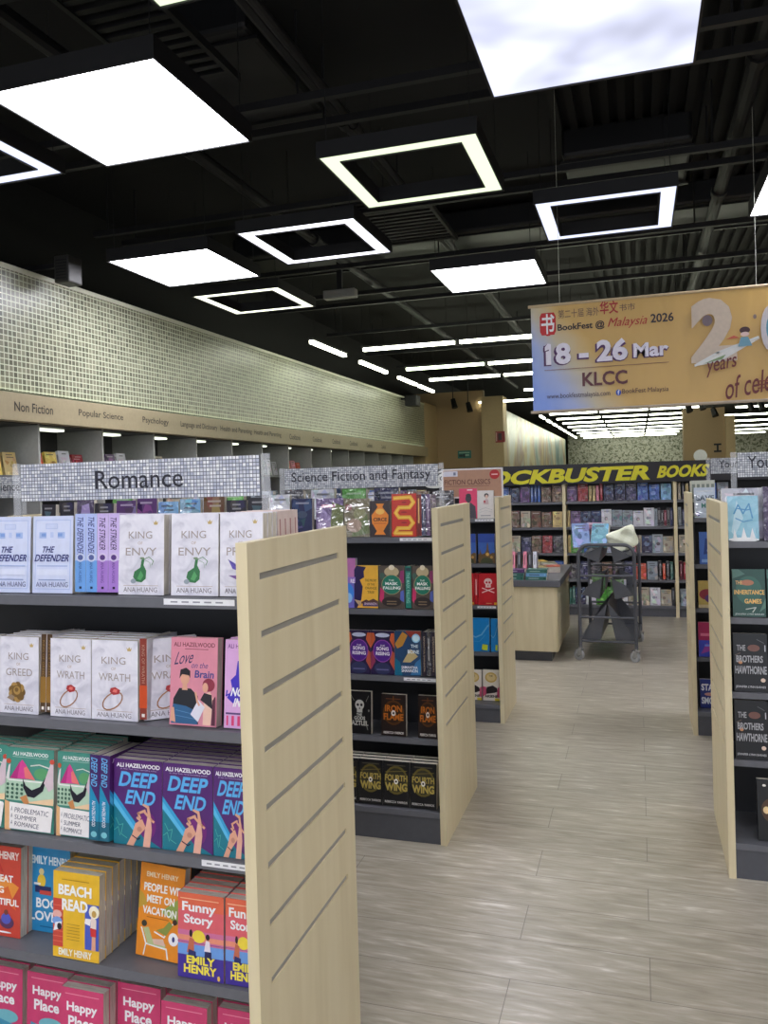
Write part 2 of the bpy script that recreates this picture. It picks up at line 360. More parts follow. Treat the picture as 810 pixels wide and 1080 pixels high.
design('summer', (76,150,134), [T('ALI HAZELWOOD',.14,.905,.88,.95,(244,248,244),.02), Rr(.14,.885,.88,.89,(190,214,204)), Ln([(.52,.79),(.7,.81),(.9,.78)],.02,(226,226,216)), E(.75,.7,.16,.07,(96,164,110)), Rr(.0,.36,1,.62,(188,216,190)), P([(.08,.62),(.34,.86),(.42,.8),(.6,.63)], (216,70,150)), P([(.08,.62),(.3,.84),(.24,.62)], (186,48,128)), P([(.38,.76),(.44,.78),(.62,.62),(.4,.64)], (236,120,120)), Rr(.05,.595,.75,.61,(240,240,236)), P([(.0,.62),(.06,.78),(.1,.8),(.07,.6)],(226,224,222)), E(.06,.83,.05,.03,(200,90,60)),
    P([(.36,.63),(.42,.55),(.55,.5),(.72,.55),(.82,.66),(.86,.66),(.78,.5),(.6,.41),(.46,.42),(.37,.52)], (28,28,44)), P([(.8,.6),(.95,.86),(1,.9),(1,.55),(.9,.5)], (216,196,204)), E(.97,.86,.05,.03,(206,82,66)), P([(.35,.42),(.52,.36),(.8,.4),(1,.42),(1,.34),(.4,.34)], (240,208,166)), P([(.3,.4),(.44,.44),(.5,.34),(.4,.32)], (208,140,84))]
    + [E(.05+.1*(k % 4), .55-.05*(k//4), .03, .018, (60,104,84)) for k in range(15)] + [P([(.0,.0),(.12,.0),(.14,.33),(.0,.36)], (230,178,126)), P([(.1,.02),(.96,.02),(1,.3),(.97,.32),(.1,.34)], (244,240,238))]
    + [T('A',.13,.235,.17,.29,(36,40,78),0,.1), T('PROBLEMATIC',.21,.215,.92,.275,(36,40,78),-.004,.12,-.03), T('A',.13,.155,.17,.205,(36,40,78),0,.1), T('SUMMER',.21,.135,.68,.19,(36,40,78),-.004,.12,-.03), T('A',.13,.075,.17,.125,(36,40,78),0,.1), T('ROMANCE',.21,.055,.72,.11,(36,40,78),-.004,.12,-.03)], [T('PROBLEMATIC SUMMER ROMANCE',.25,.2,.7,.95,(244,244,240))], (72,140,126), desc='green beach paperback with pink umbrella')
def deep():
    f = [P([(0,.0),(.0,.60),(.2,.45),(.75,.08),(1,.0)], (22,120,140)), P([(0,.61),(.62,.14),(.5,.14),(.0,.46)], (52,160,214)), P([(0,.55),(.5,.17),(.4,.18),(0,.47)], (92,190,232)), E(.7,.25,.18,.16,(116,36,120)),
         Ln([(.05,.3),(.12,.22),(.2,.24),(.16,.12),(.28,.08)],.01,(96,190,170)), Ln([(.02,.16),(.1,.2),(.14,.1)],.01,(96,190,170)),
         T('ALI HAZELWOOD',.06,.905,.96,.955,(248,246,252),.03), T('#1 New York Times bestselling author',.14,.875,.9,.893,(206,190,226)), T('DEEP',.1,.68,.93,.855,(92,178,236),.03,.25), T('END',.24,.48,.9,.645,(92,178,236),.03,.25)]
    h = [P([(.28,.0),(.42,.0),(.5,.1),(.68,.22),(.6,.32),(.46,.26),(.4,.14)], SKIN), P([(.62,.0),(.76,.0),(.8,.2),(.78,.36),(.72,.38),(.66,.2)], (234,178,156)), P([(.72,.36),(.78,.36),(.74,.48),(.62,.5),(.6,.48),(.7,.45)], SKIN), Ln([(.56,.33),(.52,.38),(.66,.42)],.045,SKIN), Ln([(.58,.29),(.5,.33)],.04,SKIN), Ln([(.66,.4),(.8,.32),(.84,.3)],.045,SKIN), Ln([(.4,.12),(.52,.08),(.56,.1)],.02,(40,26,60)), E(.55,.2,.05,.03,(204,140,120))]
    return f + h
design('deep', (84,36,112), deep(), [P([(0,.0),(1,.0),(1,.42),(0,.66)], (24,140,180)), P([(0,.0),(1,.0),(1,.22),(0,.22)], (18,96,120)), T('DEEP END',.15,.62,.75,.97,(110,190,240),.01,.2), T('ALI HAZELWOOD',.28,.16,.62,.46,(236,236,246),.01), E(.5,.07,.3,.035,(120,190,200))], (66,32,100), desc='purple paperback with clasped hands')
EH = 'EMILY HENRY'
design('great', (206,72,56), [P([(.1,.55),(.8,.42),(.96,.56),(.6,.66)], (238,150,60)), P([(.4,.46),(.9,.3),(.7,.56)], (226,106,50)), P([(.1,.8),(.6,.7),(.4,.9)],(190,52,48)), T(EH,.06,.855,.96,.94,(246,230,222),.03), T('GREAT',.26,.60,.82,.68,(250,244,240),.03), T('BIG',.30,.475,.6,.55,(250,244,240),.03), T('BEAUTIFUL',.04,.345,.96,.42,(250,244,240),.03), T('LIFE',.2,.235,.46,.31,(250,244,240),.03), E(.68,.16,.17,.07,(90,52,90)), E(.66,.2,.12,.06,(84,90,190)), E(.66,.27,.05,.03,(120,60,50)), E(.6,.05,.2,.01,(244,244,244))], desc='red paperback with seated reader')
design('lovers', (44,140,196), [T(EH,.06,.80,.98,.90,(226,240,246),.03), E(.32,.6,.1,.08,(232,196,60)), E(.32,.71,.06,.04,(226,210,150)), Rr(.14,.55,.3,.575,(240,240,240)), Rr(.17,.46,.55,.54,(36,46,96)), Rr(.28,.44,.56,.49,(200,70,60)), P([(.78,.45),(.98,.45),(.98,.66),(.84,.66)],(28,34,84)), E(.9,.7,.06,.05,(44,34,40)), Rr(.74,.4,.98,.48,(164,186,70)), T('BOOK',.2,.28,.92,.40,(240,246,250),.03), T('LOVERS',.05,.13,.98,.245,(240,246,250),.03), Rr(.3,.06,.7,.07,(20,90,140))], desc='bright blue paperback with two readers')
design('beach', (236,188,48), [Rr(.0,.12,.22,.68,(206,74,60))] + [Ln([(.0,.18+.06*k),(.22,.18+.06*k)],.012,(232,120,96)) for k in range(8)] + [Rr(.70,.14,1,.66,(70,92,190)), T('BEACH',.12,.73,.84,.855,(252,250,244),.04), T('READ',.2,.555,.76,.69,(252,250,244),.04), E(.1,.5,.1,.045,(236,180,170)), E(.1,.42,.11,.05,(120,160,220)), P([(.02,.3),(.2,.34),(.2,.42),(.06,.4)], (240,240,244)), E(.15,.36,.05,.04,(30,24,40)), E(.9,.58,.11,.075,(250,240,210)), E(.9,.56,.05,.04,(200,160,80)), P([(.82,.36),(.95,.36),(.95,.5),(.84,.52)], (240,220,210)), P([(.83,.3),(.95,.3),(.95,.39),(.82,.4)], (206,50,50)), P([(.85,.14),(.94,.14),(.94,.3),(.86,.3)], SKIN), P([(.7,.44),(.82,.42),(.84,.5),(.72,.5)], (244,240,240)), T(EH,.14,.035,.86,.115,(252,246,226),.03), Rr(.2,.91,.8,.92,(190,150,40))]
    + [Rr(.32,.40-.035*k,.6,.407-.035*k,(176,140,40)) for k in range(6)], desc='yellow paperback with beach bathers')
design('people', (238,146,40), [P([(.5,.5),(1,.72),(1,.6),(.9,.4)], (150,170,80)), P([(0,.5),(.2,.56),(.1,.66),(0,.7)],(200,160,60)), T(EH,.14,.855,.86,.91,(250,226,190),.03), T('PEOPLE WE',.1,.70,.92,.79,(252,248,240),.03), T('MEET ON',.18,.58,.8,.665,(252,248,240),.03), T('VACATION',.1,.455,.86,.54,(252,248,240),.03), Rr(.2,.42,.7,.428,(180,100,30)), Ln([(.1,.3),(.22,.14),(.68,.12),(.72,.02)],.03,(250,248,242)), Ln([(.22,.14),(.18,.02)],.025,(250,248,242)), P([(.14,.3),(.26,.32),(.36,.2),(.66,.17),(.66,.13),(.26,.14)], (186,196,140)), E(.16,.35,.06,.035,(60,60,50)), P([(.36,.2),(.6,.22),(.66,.15),(.4,.15)],(226,190,170)), Ln([(.4,.28),(.62,.24),(.8,.4)],.025,(250,248,242)), P([(.44,.3),(.66,.26),(.8,.38),(.72,.42),(.6,.34)], (140,150,70)), E(.84,.42,.05,.03,(70,50,40)), E(.83,.24,.11,.07,(246,246,250)), E(.83,.24,.03,.03,(40,50,120))], desc='orange paperback with deck chairs')
design('funny', (226,100,110), [Rr(0,.80,1,1,(230,106,74)), Rr(0,.36,1,.56,(212,116,160)), Rr(0,.44,1,.50,(236,150,120)), Rr(0,.24,1,.40,(110,160,226)), Rr(0,0,1,.27,(66,48,150)), E(.46,.50,.14,.075,(246,220,70)), Ln([(.0,.42),(1,.42)],.01,(120,70,140)), P([(.2,.3),(.36,.3),(.36,.46),(.26,.48)], (200,110,80)), E(.29,.53,.035,.045,(50,30,40)), P([(.22,.24),(.4,.24),(.4,.32),(.24,.34)], (40,46,110)), P([(.58,.34),(.72,.34),(.7,.46),(.62,.47)], (236,226,236)), E(.66,.51,.045,.035,(40,26,40)), P([(.58,.22),(.74,.24),(.74,.34),(.6,.34)], (36,36,90)), Rr(.06,.93,.9,.942,(248,190,150)), T('Funny',.1,.755,.84,.90,(252,248,250),.03), T('Story',.14,.615,.78,.755,(252,248,250),.03), T('EMILY',.2,.175,.82,.27,(250,230,80),.04), T('HENRY',.14,.065,.86,.165,(250,230,80),.04), E(.9,.05,.03,.03,(240,200,90))], [T('Funny Story',.25,.4,.7,.95,(250,240,246))], (150,60,130), desc='sunset paperback with yellow sun')
design('happy', (214,68,116), [Rr(.1,.925,.9,.935,(240,150,170)), T('Happy',.14,.70,.86,.84,(252,246,248),.03), T('Place',.18,.55,.8,.68,(252,246,248),.03), E(.6,.4,.3,.08,(120,190,200)), P([(.1,.0),(.9,.0),(.9,.3),(.1,.4)], (70,150,180)), T(EH,.1,.05,.9,.14,(250,220,120),.03)], desc='raspberry pink paperback')
# second bookcase
design('mist', (112,92,140), [P([(0,.1),(.4,.0),(.6,.5),(.2,.75)],(150,130,180)), P([(.5,.1),(1,.05),(1,.8),(.6,.9)],(112,122,70)), E(.3,.3,.25,.15,(170,150,190)), Rr(.2,.76,.7,.84,(196,120,150))], film=True, desc='misty purple and green wrapped book')
design('moss', (120,112,84), [P([(.3,.0),(1,.1),(.9,.6),(.4,.5)],(104,120,72)), E(.4,.3,.3,.18,(176,150,130)), Rr(.06,.7,.3,.85,(150,90,90)), E(.62,.6,.24,.16,(140,140,96))], film=True, desc='mossy green wrapped book')
design('circe', (52,40,42), [P([(.3,.92),(.7,.92),(.62,.82),(.92,.6),(.9,.38),(.66,.16),(.78,.06),(.22,.06),(.34,.16),(.1,.38),(.08,.6),(.38,.82)], (232,136,44)), E(.5,.7,.22,.08,(244,190,90)), T('CIRCE',.16,.43,.84,.53,(60,34,30),.03), Rr(.2,.36,.8,.385,(196,104,40))], desc='dark book with orange vase')
design('snake', (196,52,38), [Ln([(.1,.9),(.75,.92),(.88,.8),(.72,.68),(.3,.68),(.16,.56),(.3,.45),(.72,.45),(.86,.32),(.7,.2),(.25,.2),(.12,.08),(.8,.08)], .15, (240,176,52)), Ln([(.1,.9),(.75,.92),(.88,.8),(.72,.68),(.3,.68),(.16,.56),(.3,.45),(.72,.45),(.86,.32),(.7,.2),(.25,.2),(.12,.08),(.8,.08)], .05, (248,206,90)), E(.5,.8,.1,.02,(150,36,34)), E(.5,.57,.12,.02,(150,36,34)), E(.5,.33,.12,.02,(150,36,34))], [Rr(.3,.3,.6,.9,(236,190,120))], (120,50,46), desc='red book with coiled yellow serpent')
design('dusk', (118,112,200), [Rr(0,.62,1,1,(196,120,180)), Rr(0,.5,1,.62,(156,120,206)), E(.5,.3,.4,.2,(64,140,230)), E(.6,.2,.2,.1,(150,200,246)), T('RE',.7,.5,.95,.58,(246,240,250),.03)], desc='blue and purple sunset book')
design('orange', (240,184,66), [P([(0,0),(.12,.0),(.3,.2),(.36,.5),(.24,.66),(.42,.72),(.4,.86),(.5,.96),(.1,1),(0,.9)], (46,36,84)), Rr(.36,.04,1,.16,(74,56,110)), P([(.3,.14),(.5,.2),(.6,.17),(.8,.22),(1,.16),(1,.1),(.3,.1)], (92,60,60)), T('THE PRIORY',.45,.62,.95,.68,(120,84,30),.01), T('OF THE',.55,.53,.85,.58,(120,84,30),.01), T('ORANGE',.46,.44,.94,.5,(120,84,30),.01), T('TREE',.55,.34,.84,.4,(120,84,30),.01), T('SHANNON',.42,.07,.94,.13,(226,206,226),.01), P([(.0,.2),(.25,.02),(.3,.16)],(200,170,140))], desc='yellow book with dark dragon')
design('mask', (88,78,70), [E(.5,.86,.3,.12,(196,178,140)), E(.5,.96,.12,.06,(236,226,200)), P([(.0,.2),(.16,.1),(.2,.4),(.04,.5)], (206,60,110)), P([(.84,.2),(1,.16),(1,.44),(.86,.4)], (92,110,190)), P([(.8,.6),(1,.6),(1,.9),(.86,.88)], (150,60,110)), E(.12,.76,.1,.08,(70,100,90)), E(.5,.56,.41,.235,(190,170,120)), E(.5,.56,.39,.225,(32,122,100)), E(.5,.16,.4,.12,(52,44,44)), Rr(.3,.1,.7,.12,(150,130,100)), Rr(.3,.16,.7,.18,(150,130,100)), T('THE',.38,.64,.6,.68,(236,244,236),.01), T('MASK',.24,.55,.76,.62,(244,248,244),.03), T('FALLING',.16,.45,.86,.52,(244,248,244),.03)], [T('THE MASK FALLING',.2,.12,.75,.85,(150,210,190),.01), Rr(.1,.88,.9,.96,(40,60,70))], (40,122,108), desc='dark book with green disc')
design('song', (46,36,72), [P([(0,.6),(.2,.8),(.14,.95),(0,.95)],(206,100,60)), P([(1,.6),(.8,.8),(.86,.95),(1,.95)],(206,100,60)), P([(0,.1),(.2,.3),(.1,.55),(0,.5)],(150,60,90)), P([(1,.1),(.8,.3),(.9,.55),(1,.5)],(190,90,70)), E(.5,.9,.3,.05,(200,206,230)), E(.5,.54,.40,.26,(150,80,170)), E(.5,.54,.37,.24,(84,40,140)), E(.5,.14,.34,.14,(56,60,96)), Rr(.25,.1,.75,.13,(110,110,150)), T('THE',.4,.64,.6,.68,(240,230,246),.01), T('SONG',.24,.55,.76,.63,(246,240,250),.03), T('RISING',.22,.44,.8,.52,(246,240,250),.03)], [T('THE SONG RISING',.25,.2,.7,.9,(190,160,210))], desc='dark book with purple disc')
design('bone', (44,74,110), [P([(0,.7),(.3,.98),(.5,.9),(.3,.66),(.1,.6)],(196,140,60)), P([(.4,1),(1,1),(1,.8),(.6,.86)],(150,60,50)), P([(.3,.3),(.6,.6),(.9,.44),(.6,.3)],(190,170,120)), P([(0,0),(.3,.0),(.2,.3),(0,.4)],(30,110,140)), P([(.6,.02),(1,.04),(1,.4),(.8,.3)],(60,120,170)), E(.82,.84,.16,.10,(150,206,236)), E(.82,.84,.12,.07,(210,236,246)), T('THE',.62,.63,.9,.7,(226,240,246),.02), T('BONE',.5,.5,.94,.58,(226,240,246),.02), T('SAMANTHA',.26,.16,.88,.22,(240,240,246),.02), T('SHANNON',.26,.08,.88,.15,(240,240,246),.02)], [T('SAMANTHA SHANNON',.3,.1,.7,.9,(196,180,160))], (52,44,56), desc='blue fantasy book with pale round badge')
design('skull', (24,23,26), [Ln([(.1,.1),(.2,.3)],.02,(180,178,170)), Ln([(.85,.1),(.75,.3)],.02,(180,178,170)), Ln([(.12,.9),(.25,.78)],.02,(160,158,150)), Ln([(.9,.9),(.78,.76)],.02,(160,158,150)), E(.1,.6,.03,.03,(160,158,150)), E(.9,.55,.03,.03,(160,158,150)), E(.5,.68,.2,.12,(206,204,198)), P([(.38,.5),(.62,.5),(.62,.62),(.38,.62)], (196,194,188)), E(.42,.68,.055,.035,(34,32,36)), E(.58,.68,.055,.035,(34,32,36)), P([(.47,.58),(.53,.58),(.5,.64)],(34,32,36)), T('THE',.36,.42,.6,.48,(216,214,206),.02), T('GODS',.26,.33,.74,.41,(216,214,206),.02), T('AZTLEL',.14,.2,.88,.31,(216,214,206),.02)], desc='black book with white skull')
design('iron', (40,30,28), [E(.5,.56,.42,.3,(92,56,26)), E(.5,.56,.36,.25,(54,36,28)), Ln([(.5,.95),(.5,.86)],.03,(140,84,34)), T('IRON',.16,.58,.84,.74,(196,112,36),.03), T('FLAME',.1,.38,.9,.54,(196,112,36),.03), E(.5,.55,.09,.07,(236,230,224)), E(.5,.55,.04,.03,(40,30,28)), T('REBECCA YARROS',.1,.05,.9,.11,(226,220,214),.02), Rr(.2,.88,.8,.9,(120,70,40))], desc='dark book with bronze lettering')
design('wing', (27,27,29), [E(.5,.58,.44,.32,(104,92,42)), E(.5,.58,.38,.27,(58,54,40)), Ln([(.1,.75),(.9,.8)],.02,(130,116,56)), T('FOURTH',.08,.56,.92,.70,(188,166,84),.03), T('WING',.08,.34,.92,.52,(188,166,84),.04), E(.5,.55,.08,.06,(240,238,230)), E(.5,.55,.035,.025,(36,36,38)), T('REBECCA YARROS',.08,.07,.92,.12,(226,222,214),.02), Rr(.15,.9,.85,.92,(90,84,70))], desc='black book with gold lettering')
# third bookcase
design('silhouette', (228,64,108), [P([(.1,.0),(.95,.0),(.9,.4),(.66,.52),(.36,.52),(.16,.4)], (72,66,76)), E(.52,.66,.17,.13,(62,54,64)), E(.52,.76,.15,.07,(52,46,56)), Rr(.46,.5,.6,.58,(62,54,64)), Rr(.45,.93,.75,.97,(246,210,220))], desc='pink book with dark silhouette')
design('cream', (224,218,214), [E(.56,.82,.14,.08,(70,60,66)), E(.57,.78,.09,.07,(226,190,170)), P([(.36,.5),(.7,.5),(.66,.68),(.5,.7)], (206,180,180)), E(.44,.6,.06,.05,(190,70,80)), Ln([(.1,.3),(.5,.38),(.9,.3)],.012,(150,150,156)), Ln([(.1,.2),(.5,.28),(.9,.22)],.012,(170,170,176)), Rr(.2,.08,.8,.11,(150,150,156))], desc='white book with sketched figure')
design('castle', (62,100,176), [Rr(0,.7,1,1,(48,78,160)), P([(0,0),(1,0),(1,.34),(.86,.36),(.7,.3),(.62,.46),(.6,.62),(.56,.72),(.52,.62),(.5,.46),(.4,.34),(.2,.3),(.12,.48),(.08,.32),(0,.3)], (110,84,52)), P([(.1,0),(.9,0),(.8,.16),(.4,.2),(.2,.14)], (70,74,50)), E(.55,.3,.1,.06,(206,160,80)), E(.8,.2,.08,.05,(196,150,80))], sc=(24,34,74), desc='blue book with castle photograph')
design('pirate', (196,36,44), [E(.52,.74,.22,.11,(238,206,200)), P([(.38,.56),(.66,.56),(.66,.7),(.38,.7)], (238,206,200)), E(.44,.72,.06,.035,(196,36,44)), E(.60,.72,.06,.035,(196,36,44)), P([(.49,.6),(.55,.6),(.52,.66)],(196,36,44)), Ln([(.2,.54),(.84,.4)],.05,(238,206,200)), Ln([(.2,.4),(.84,.54)],.05,(238,206,200)), Rr(.84,.02,.98,.09,(240,190,50)), Rr(.4,.05,.7,.07,(236,180,120))], [Rr(.3,.3,.65,.8,(232,170,165))], (176,30,38), desc='red book with skull and crossbones')
design('sea', (28,136,206), [Ln([(0,.5),(.3,.42),(.6,.5),(.9,.75),(1,.8)],.07,(120,180,220)), Ln([(.1,.3),(.5,.3),(.8,.5)],.03,(80,160,216)), P([(.6,.05),(.9,.03),(.92,.2),(.64,.22)],(206,220,50))], sc=(22,92,150), desc='blue book with pale wave')
design('bull', (230,220,206), [E(.5,.76,.36,.17,(206,172,90)), E(.5,.76,.28,.12,(226,200,140)), T('THE',.36,.78,.6,.84,(110,80,40),.02), P([(.1,.2),(.24,.44),(.6,.5),(.86,.42),(.9,.3),(.7,.26),(.3,.22)], (40,34,36)), P([(.0,.12),(.2,.2),(.2,.44),(.0,.46)],(206,84,120)), P([(.84,.14),(1,.1),(1,.46),(.9,.42)],(206,84,120)), T('ARSENE',.1,.1,.9,.19,(40,34,36),.04), Rr(.72,.0,1,.08,(226,206,60))], desc='cream book with black bull')
# right-hand bookcases
design('aqua', (146,204,226), [P([(.1,.2),(.3,.9),(.5,.5),(.2,.1)],(190,226,240)), Ln([(.2,.6),(.34,.8),(.5,.6),(.7,.82),(.8,.5)],.05,(70,150,200)), Ln([(.25,.5),(.5,.42),(.8,.46)],.04,(90,160,206)), Ln([(.3,.72),(.62,.68),(.74,.7)],.04,(60,140,196)), P([(.15,.06),(.2,.26),(.28,.06)],(244,248,250)), P([(.42,.06),(.5,.3),(.6,.06)],(244,248,250)), P([(.7,.06),(.78,.28),(.88,.06)],(244,248,250)), E(.5,.02,.5,.05,(250,252,252))], film=True, desc='icy blue wrapped book')
design('plum', (66,52,90), [P([(.2,.5),(.8,.6),(.7,.9),(.3,.85)],(150,130,190))], film=True, desc='dark plum wrapped book')
design('inherit', (44,84,76), [P([(0,.8),(.4,.9),(.2,1),(0,1)],(80,120,110)), E(.5,.56,.4,.3,(56,104,92)), E(.46,.72,.2,.06,(180,120,90)), T('THE',.1,.68,.3,.76,(226,180,110),.02), T('INHERITANCE',.05,.47,.97,.57,(232,186,104),.03), T('GAMES',.36,.28,.88,.38,(232,186,104),.03), Ln([(.4,.16),(.7,.2),(.6,.1)],.03,(190,200,190)), T('JENNIFER LYNN BARNES',.06,.03,.94,.075,(190,206,200),.01), P([(.8,.1),(1,.2),(1,.4)],(90,130,116))], sc=(30,60,54), desc='dark green book with golden lettering')
design('brothers', (17,19,25), [E(.6,.75,.18,.06,(120,80,70)), E(.2,.5,.06,.03,(206,140,90)), E(.85,.2,.07,.035,(236,210,190)), T('THE',.1,.70,.36,.80,(170,170,174),.02), T('BROTHERS',.08,.50,.86,.62,(170,170,174),.03), T('HAWTHORNE',.04,.30,.96,.44,(170,170,174),.03), T('JENNIFER LYNN BARNES',.04,.05,.92,.10,(200,200,204),.01), Ln([(.05,.62),(.2,.66)],.02,(110,90,80)), Ln([(.7,.9),(.9,.84)],.02,(90,90,96)), Ln([(.93,.7),(.93,.8)],.03,(200,200,206))], desc='black book with silver lettering')
design('gambit', (19,21,25), [E(.2,.9,.05,.02,(236,230,220)), E(.4,.5,.3,.2,(80,56,40)), E(.24,.5,.09,.06,(244,214,160)), P([(.5,.3),(.9,.36),(.9,.6),(.6,.56)],(190,140,80))], desc='black book with glowing lamp')
design('save', (206,220,236), [T('SAVE',.1,.56,.96,.74,(40,70,96),.03), T('ME',.34,.32,.72,.48,(40,130,120),.03), E(.16,.12,.12,.08,(56,56,140)), Rr(.1,.86,.9,.9,(226,232,240)), Rr(.3,.16,.9,.2,(180,196,216))], film=True, desc='pale blue wrapped book')
design('cobalt', (70,110,190), [P([(.2,.3),(.8,.35),(.8,.75),(.3,.8)],(36,60,130)), Ln([(.4,.4),(.5,.9)],.05,(200,220,244)), Rr(.1,.05,.9,.15,(140,180,230))], desc='blue book with white streak')
design('amber', (196,170,90), [E(.4,.5,.36,.2,(150,50,60)), E(.6,.35,.3,.16,(96,60,120)), Rr(0,0,1,.12,(216,196,150))], desc='amber book with red and purple artwork')
design('ruby', (176,40,90), [Rr(0,0,1,.48,(62,72,186)), Rr(.1,.6,.9,.68,(226,120,150)), P([(.1,.08),(.7,.2),(.4,.4)],(150,60,150)), Rr(.3,.3,.9,.36,(120,140,226))], desc='crimson and indigo book')
design('indigo', (58,70,180), [P([(0,.2),(.6,.1),(.4,.9),(0,.9)],(150,60,140))], desc='indigo book lying flat')
design('stars', (38,52,130), [T('STARS',.06,.6,.96,.84,(240,240,246),.04), T('SMOKE',.06,.14,.98,.38,(236,240,248),.04), E(.5,.48,.3,.06,(206,150,140)), E(.6,.52,.1,.06,(230,200,190))], desc='navy book with large white lettering')
design('savestack', (196,200,186), [Rr(.1,.1,.9,.9,(206,210,200))], [Rr(.2,.1,.8,.4,(60,70,80)), Rr(.2,.5,.8,.9,(120,130,120))], (196,200,186), desc='pale book turned spine out')

def book_mesh(key, w, h, t):
    d = D[key]; k = ('bm', key, round(w, 3), round(h, 3), round(t, 3))
    if k in MATS: return MATS[k]
    mf = wrap if d['film'] else (lambda c: mat(c, 0.32))
    bg = d['bg'] if not isinstance(d['bg'], tuple) else mf(d['bg'])
    sc = d['sc'] if not isinstance(d['sc'], tuple) else mf(d['sc'])
    c = MB(); b = 0.0007
    c.box(-w/2, w/2, 0, b, 0, h, bg); c.box(-w/2, w/2, t-b, t, 0, h, bg); c.box(-w/2, -w/2+b, b, t-b, 0, h, sc)
    draw(c, d['front'], lambda x, z, n: (x-w/2, -n*EPS, z), w, h, mf)
    draw(c, [rot_spine(L, t, h) for L in d['spine']], lambda x, z, n: (-w/2-n*EPS, t-x, z), t, h, mf)
    p = MB().box(-w/2+b, w/2-0.0012, b, t-b, 0.0008, h-0.0012, PAGES)
    MATS[k] = (c.mesh('cover'), p.mesh('page_block'))
    return MATS[k]
def rot_spine(L, t, h):
    """letters run down the spine"""
    if L[0] != 't': return L
    _, s, u0, v0, u1, v1, c, bold, shear, rot = L
    W = (u1-u0)*t; H = (v1-v0)*h; cu = (u0+u1)/2; cv = (v0+v1)/2
    return ('t', s, cu-H/t/2, cv-W/h/2, cu+H/t/2, cv+W/h/2, c, bold, shear, -math.pi/2)
BOOKS = []
def book(key, w, h, t, x, y, z, label, lean=5.0, mode='front', group=None, yaw=0.0, face='-y', name='paperback_book'):
    """x = centre of the visible side, y = its foot at the front, z = shelf top"""
    cm, pm = book_mesh(key, w, h, t)
    a = math.radians(lean)
    if face == '-y': base = Matrix.Rotation(math.radians(yaw), 4, 'Z')
    else: base = Matrix.Rotation(math.radians(90 + yaw), 4, 'Z')      # shelf facing +x
    tilt = Matrix.Rotation(-a, 4, 'X')
    if mode == 'front': loc = Matrix.Identity(4); lift = t * math.sin(a)
    else: loc = Matrix.Rotation(math.pi/2, 4, 'Z') @ Matrix.Translation((w/2, -t/2, 0)); lift = w * math.sin(a)
    M = Matrix.Translation((x, y, z + abs(lift) + 0.0004)) @ base @ tilt @ loc
    o = put('wrapped_book' if D[key]['film'] else name, None, label=label, cat='book', group=group, M=M)
    put('cover', cm, o); put('page_block', pm, o)
    BOOKS.append(o)
    return o

design('rosy', (226,206,200), [], [Rr(.35,.45,.6,.9,(176,120,120)), Rr(.3,.05,.7,.1,(160,110,110))], desc='pale rosy paperback')
# ------------------------------------------------------------------ camera
def make_camera():
    yaw, pitch, roll, f = 0.305903, -0.0100998, -0.0288016, 847.16
    fw = Vector((-math.sin(yaw), math.cos(yaw), 0)); rt = Vector((math.cos(yaw), math.sin(yaw), 0)); up = Vector((0, 0, 1))
    f2 = fw*math.cos(pitch) + up*math.sin(pitch); u2 = up*math.cos(pitch) - fw*math.sin(pitch)
    r3 = rt*math.cos(roll) + u2*math.sin(roll); u3 = u2*math.cos(roll) - rt*math.sin(roll)
    cd = bpy.data.cameras.new('camera'); co = bpy.data.objects.new('camera', cd); COL.objects.link(co)
    M = Matrix(((r3.x, u3.x, -f2.x, 0), (r3.y, u3.y, -f2.y, 0), (r3.z, u3.z, -f2.z, CAM_H), (0, 0, 0, 1)))
    co.matrix_world = M
    cd.sensor_fit = 'VERTICAL'; cd.sensor_height = 36.0; cd.sensor_width = 27.0; cd.lens = 36.0*f/1080; cd.shift_y = -22.95/1080
    cd.clip_start = 0.05; cd.clip_end = 200
    SC.camera = co
make_camera()

# ------------------------------------------------------------------ setting
def struct(name, mb, **k): return obj(name, mb, kind='structure', **k)
struct('floor', MB().box(-5.6, 7.1, -6.0, 46.1, -0.06, 0.0, floor_mat()))
CEIL = mat((6, 6, 9), 0.85); PIPE = mat((20, 20, 24), 0.6); DUCT = mat((14, 14, 18), 0.5)
TOPZ = 4.75
struct('ceiling', MB().box(-5.6, 7.1, -6.0, 46.1, TOPZ+0.06, TOPZ+0.2, CEIL))
mosaic = mosaic_mat('pearl_mosaic_tiles', 'x', 0.0495, (138,137,115), (86,85,68), (206,210,186), 0.005, 0.32)
w = MB(); w.box(-5.75, -5.6, -6.0, 46.1, 0, TOPZ+0.06, mat((8,8,10), 0.8)); struct('wall_left', w)
w = MB(); w.box(-5.6, -5.0, -3.0, 19.3, 2.66, 3.68, mosaic); o = struct('trim_1', w)
w = MB(); w.box(-5.6, -4.985, -3.0, 19.3, 3.68, 3.72, mat((226,226,206), 0.4)); struct('trim_2', w)
BEIGE = mat((172,146,108), 0.6); BEIGE2 = mat((198,174,132), 0.6)
struct('wall_back', MB().box(-5.6, 7.1, 46.1, 46.25, 0, TOPZ+0.06, mat((60,58,52), 0.7)))
struct('wall_right', MB().box(7.1, 7.25, -6.0, 46.1, 0, TOPZ+0.06, mat((150,142,128), 0.6)))
w = MB(); w.box(-5.6, -3.75, 20.6, 20.8, 0, 4.1, BEIGE); w.box(-5.6, -5.0, 19.3, 20.6, 0, 3.75, BEIGE2); struct('trim_3', w)
struct('trim_4', MB().box(-3.75, -3.2, 20.3, 20.9, 0, 3.9, BEIGE2))
struct('trim_5', MB().box(1.05, 1.95, 20.0, 20.6, 0, 3.3, BEIGE))
struct('trim_6', MB().box(1.95, 2.15, 19.9, 20.7, 0, 3.1, BEIGE2))
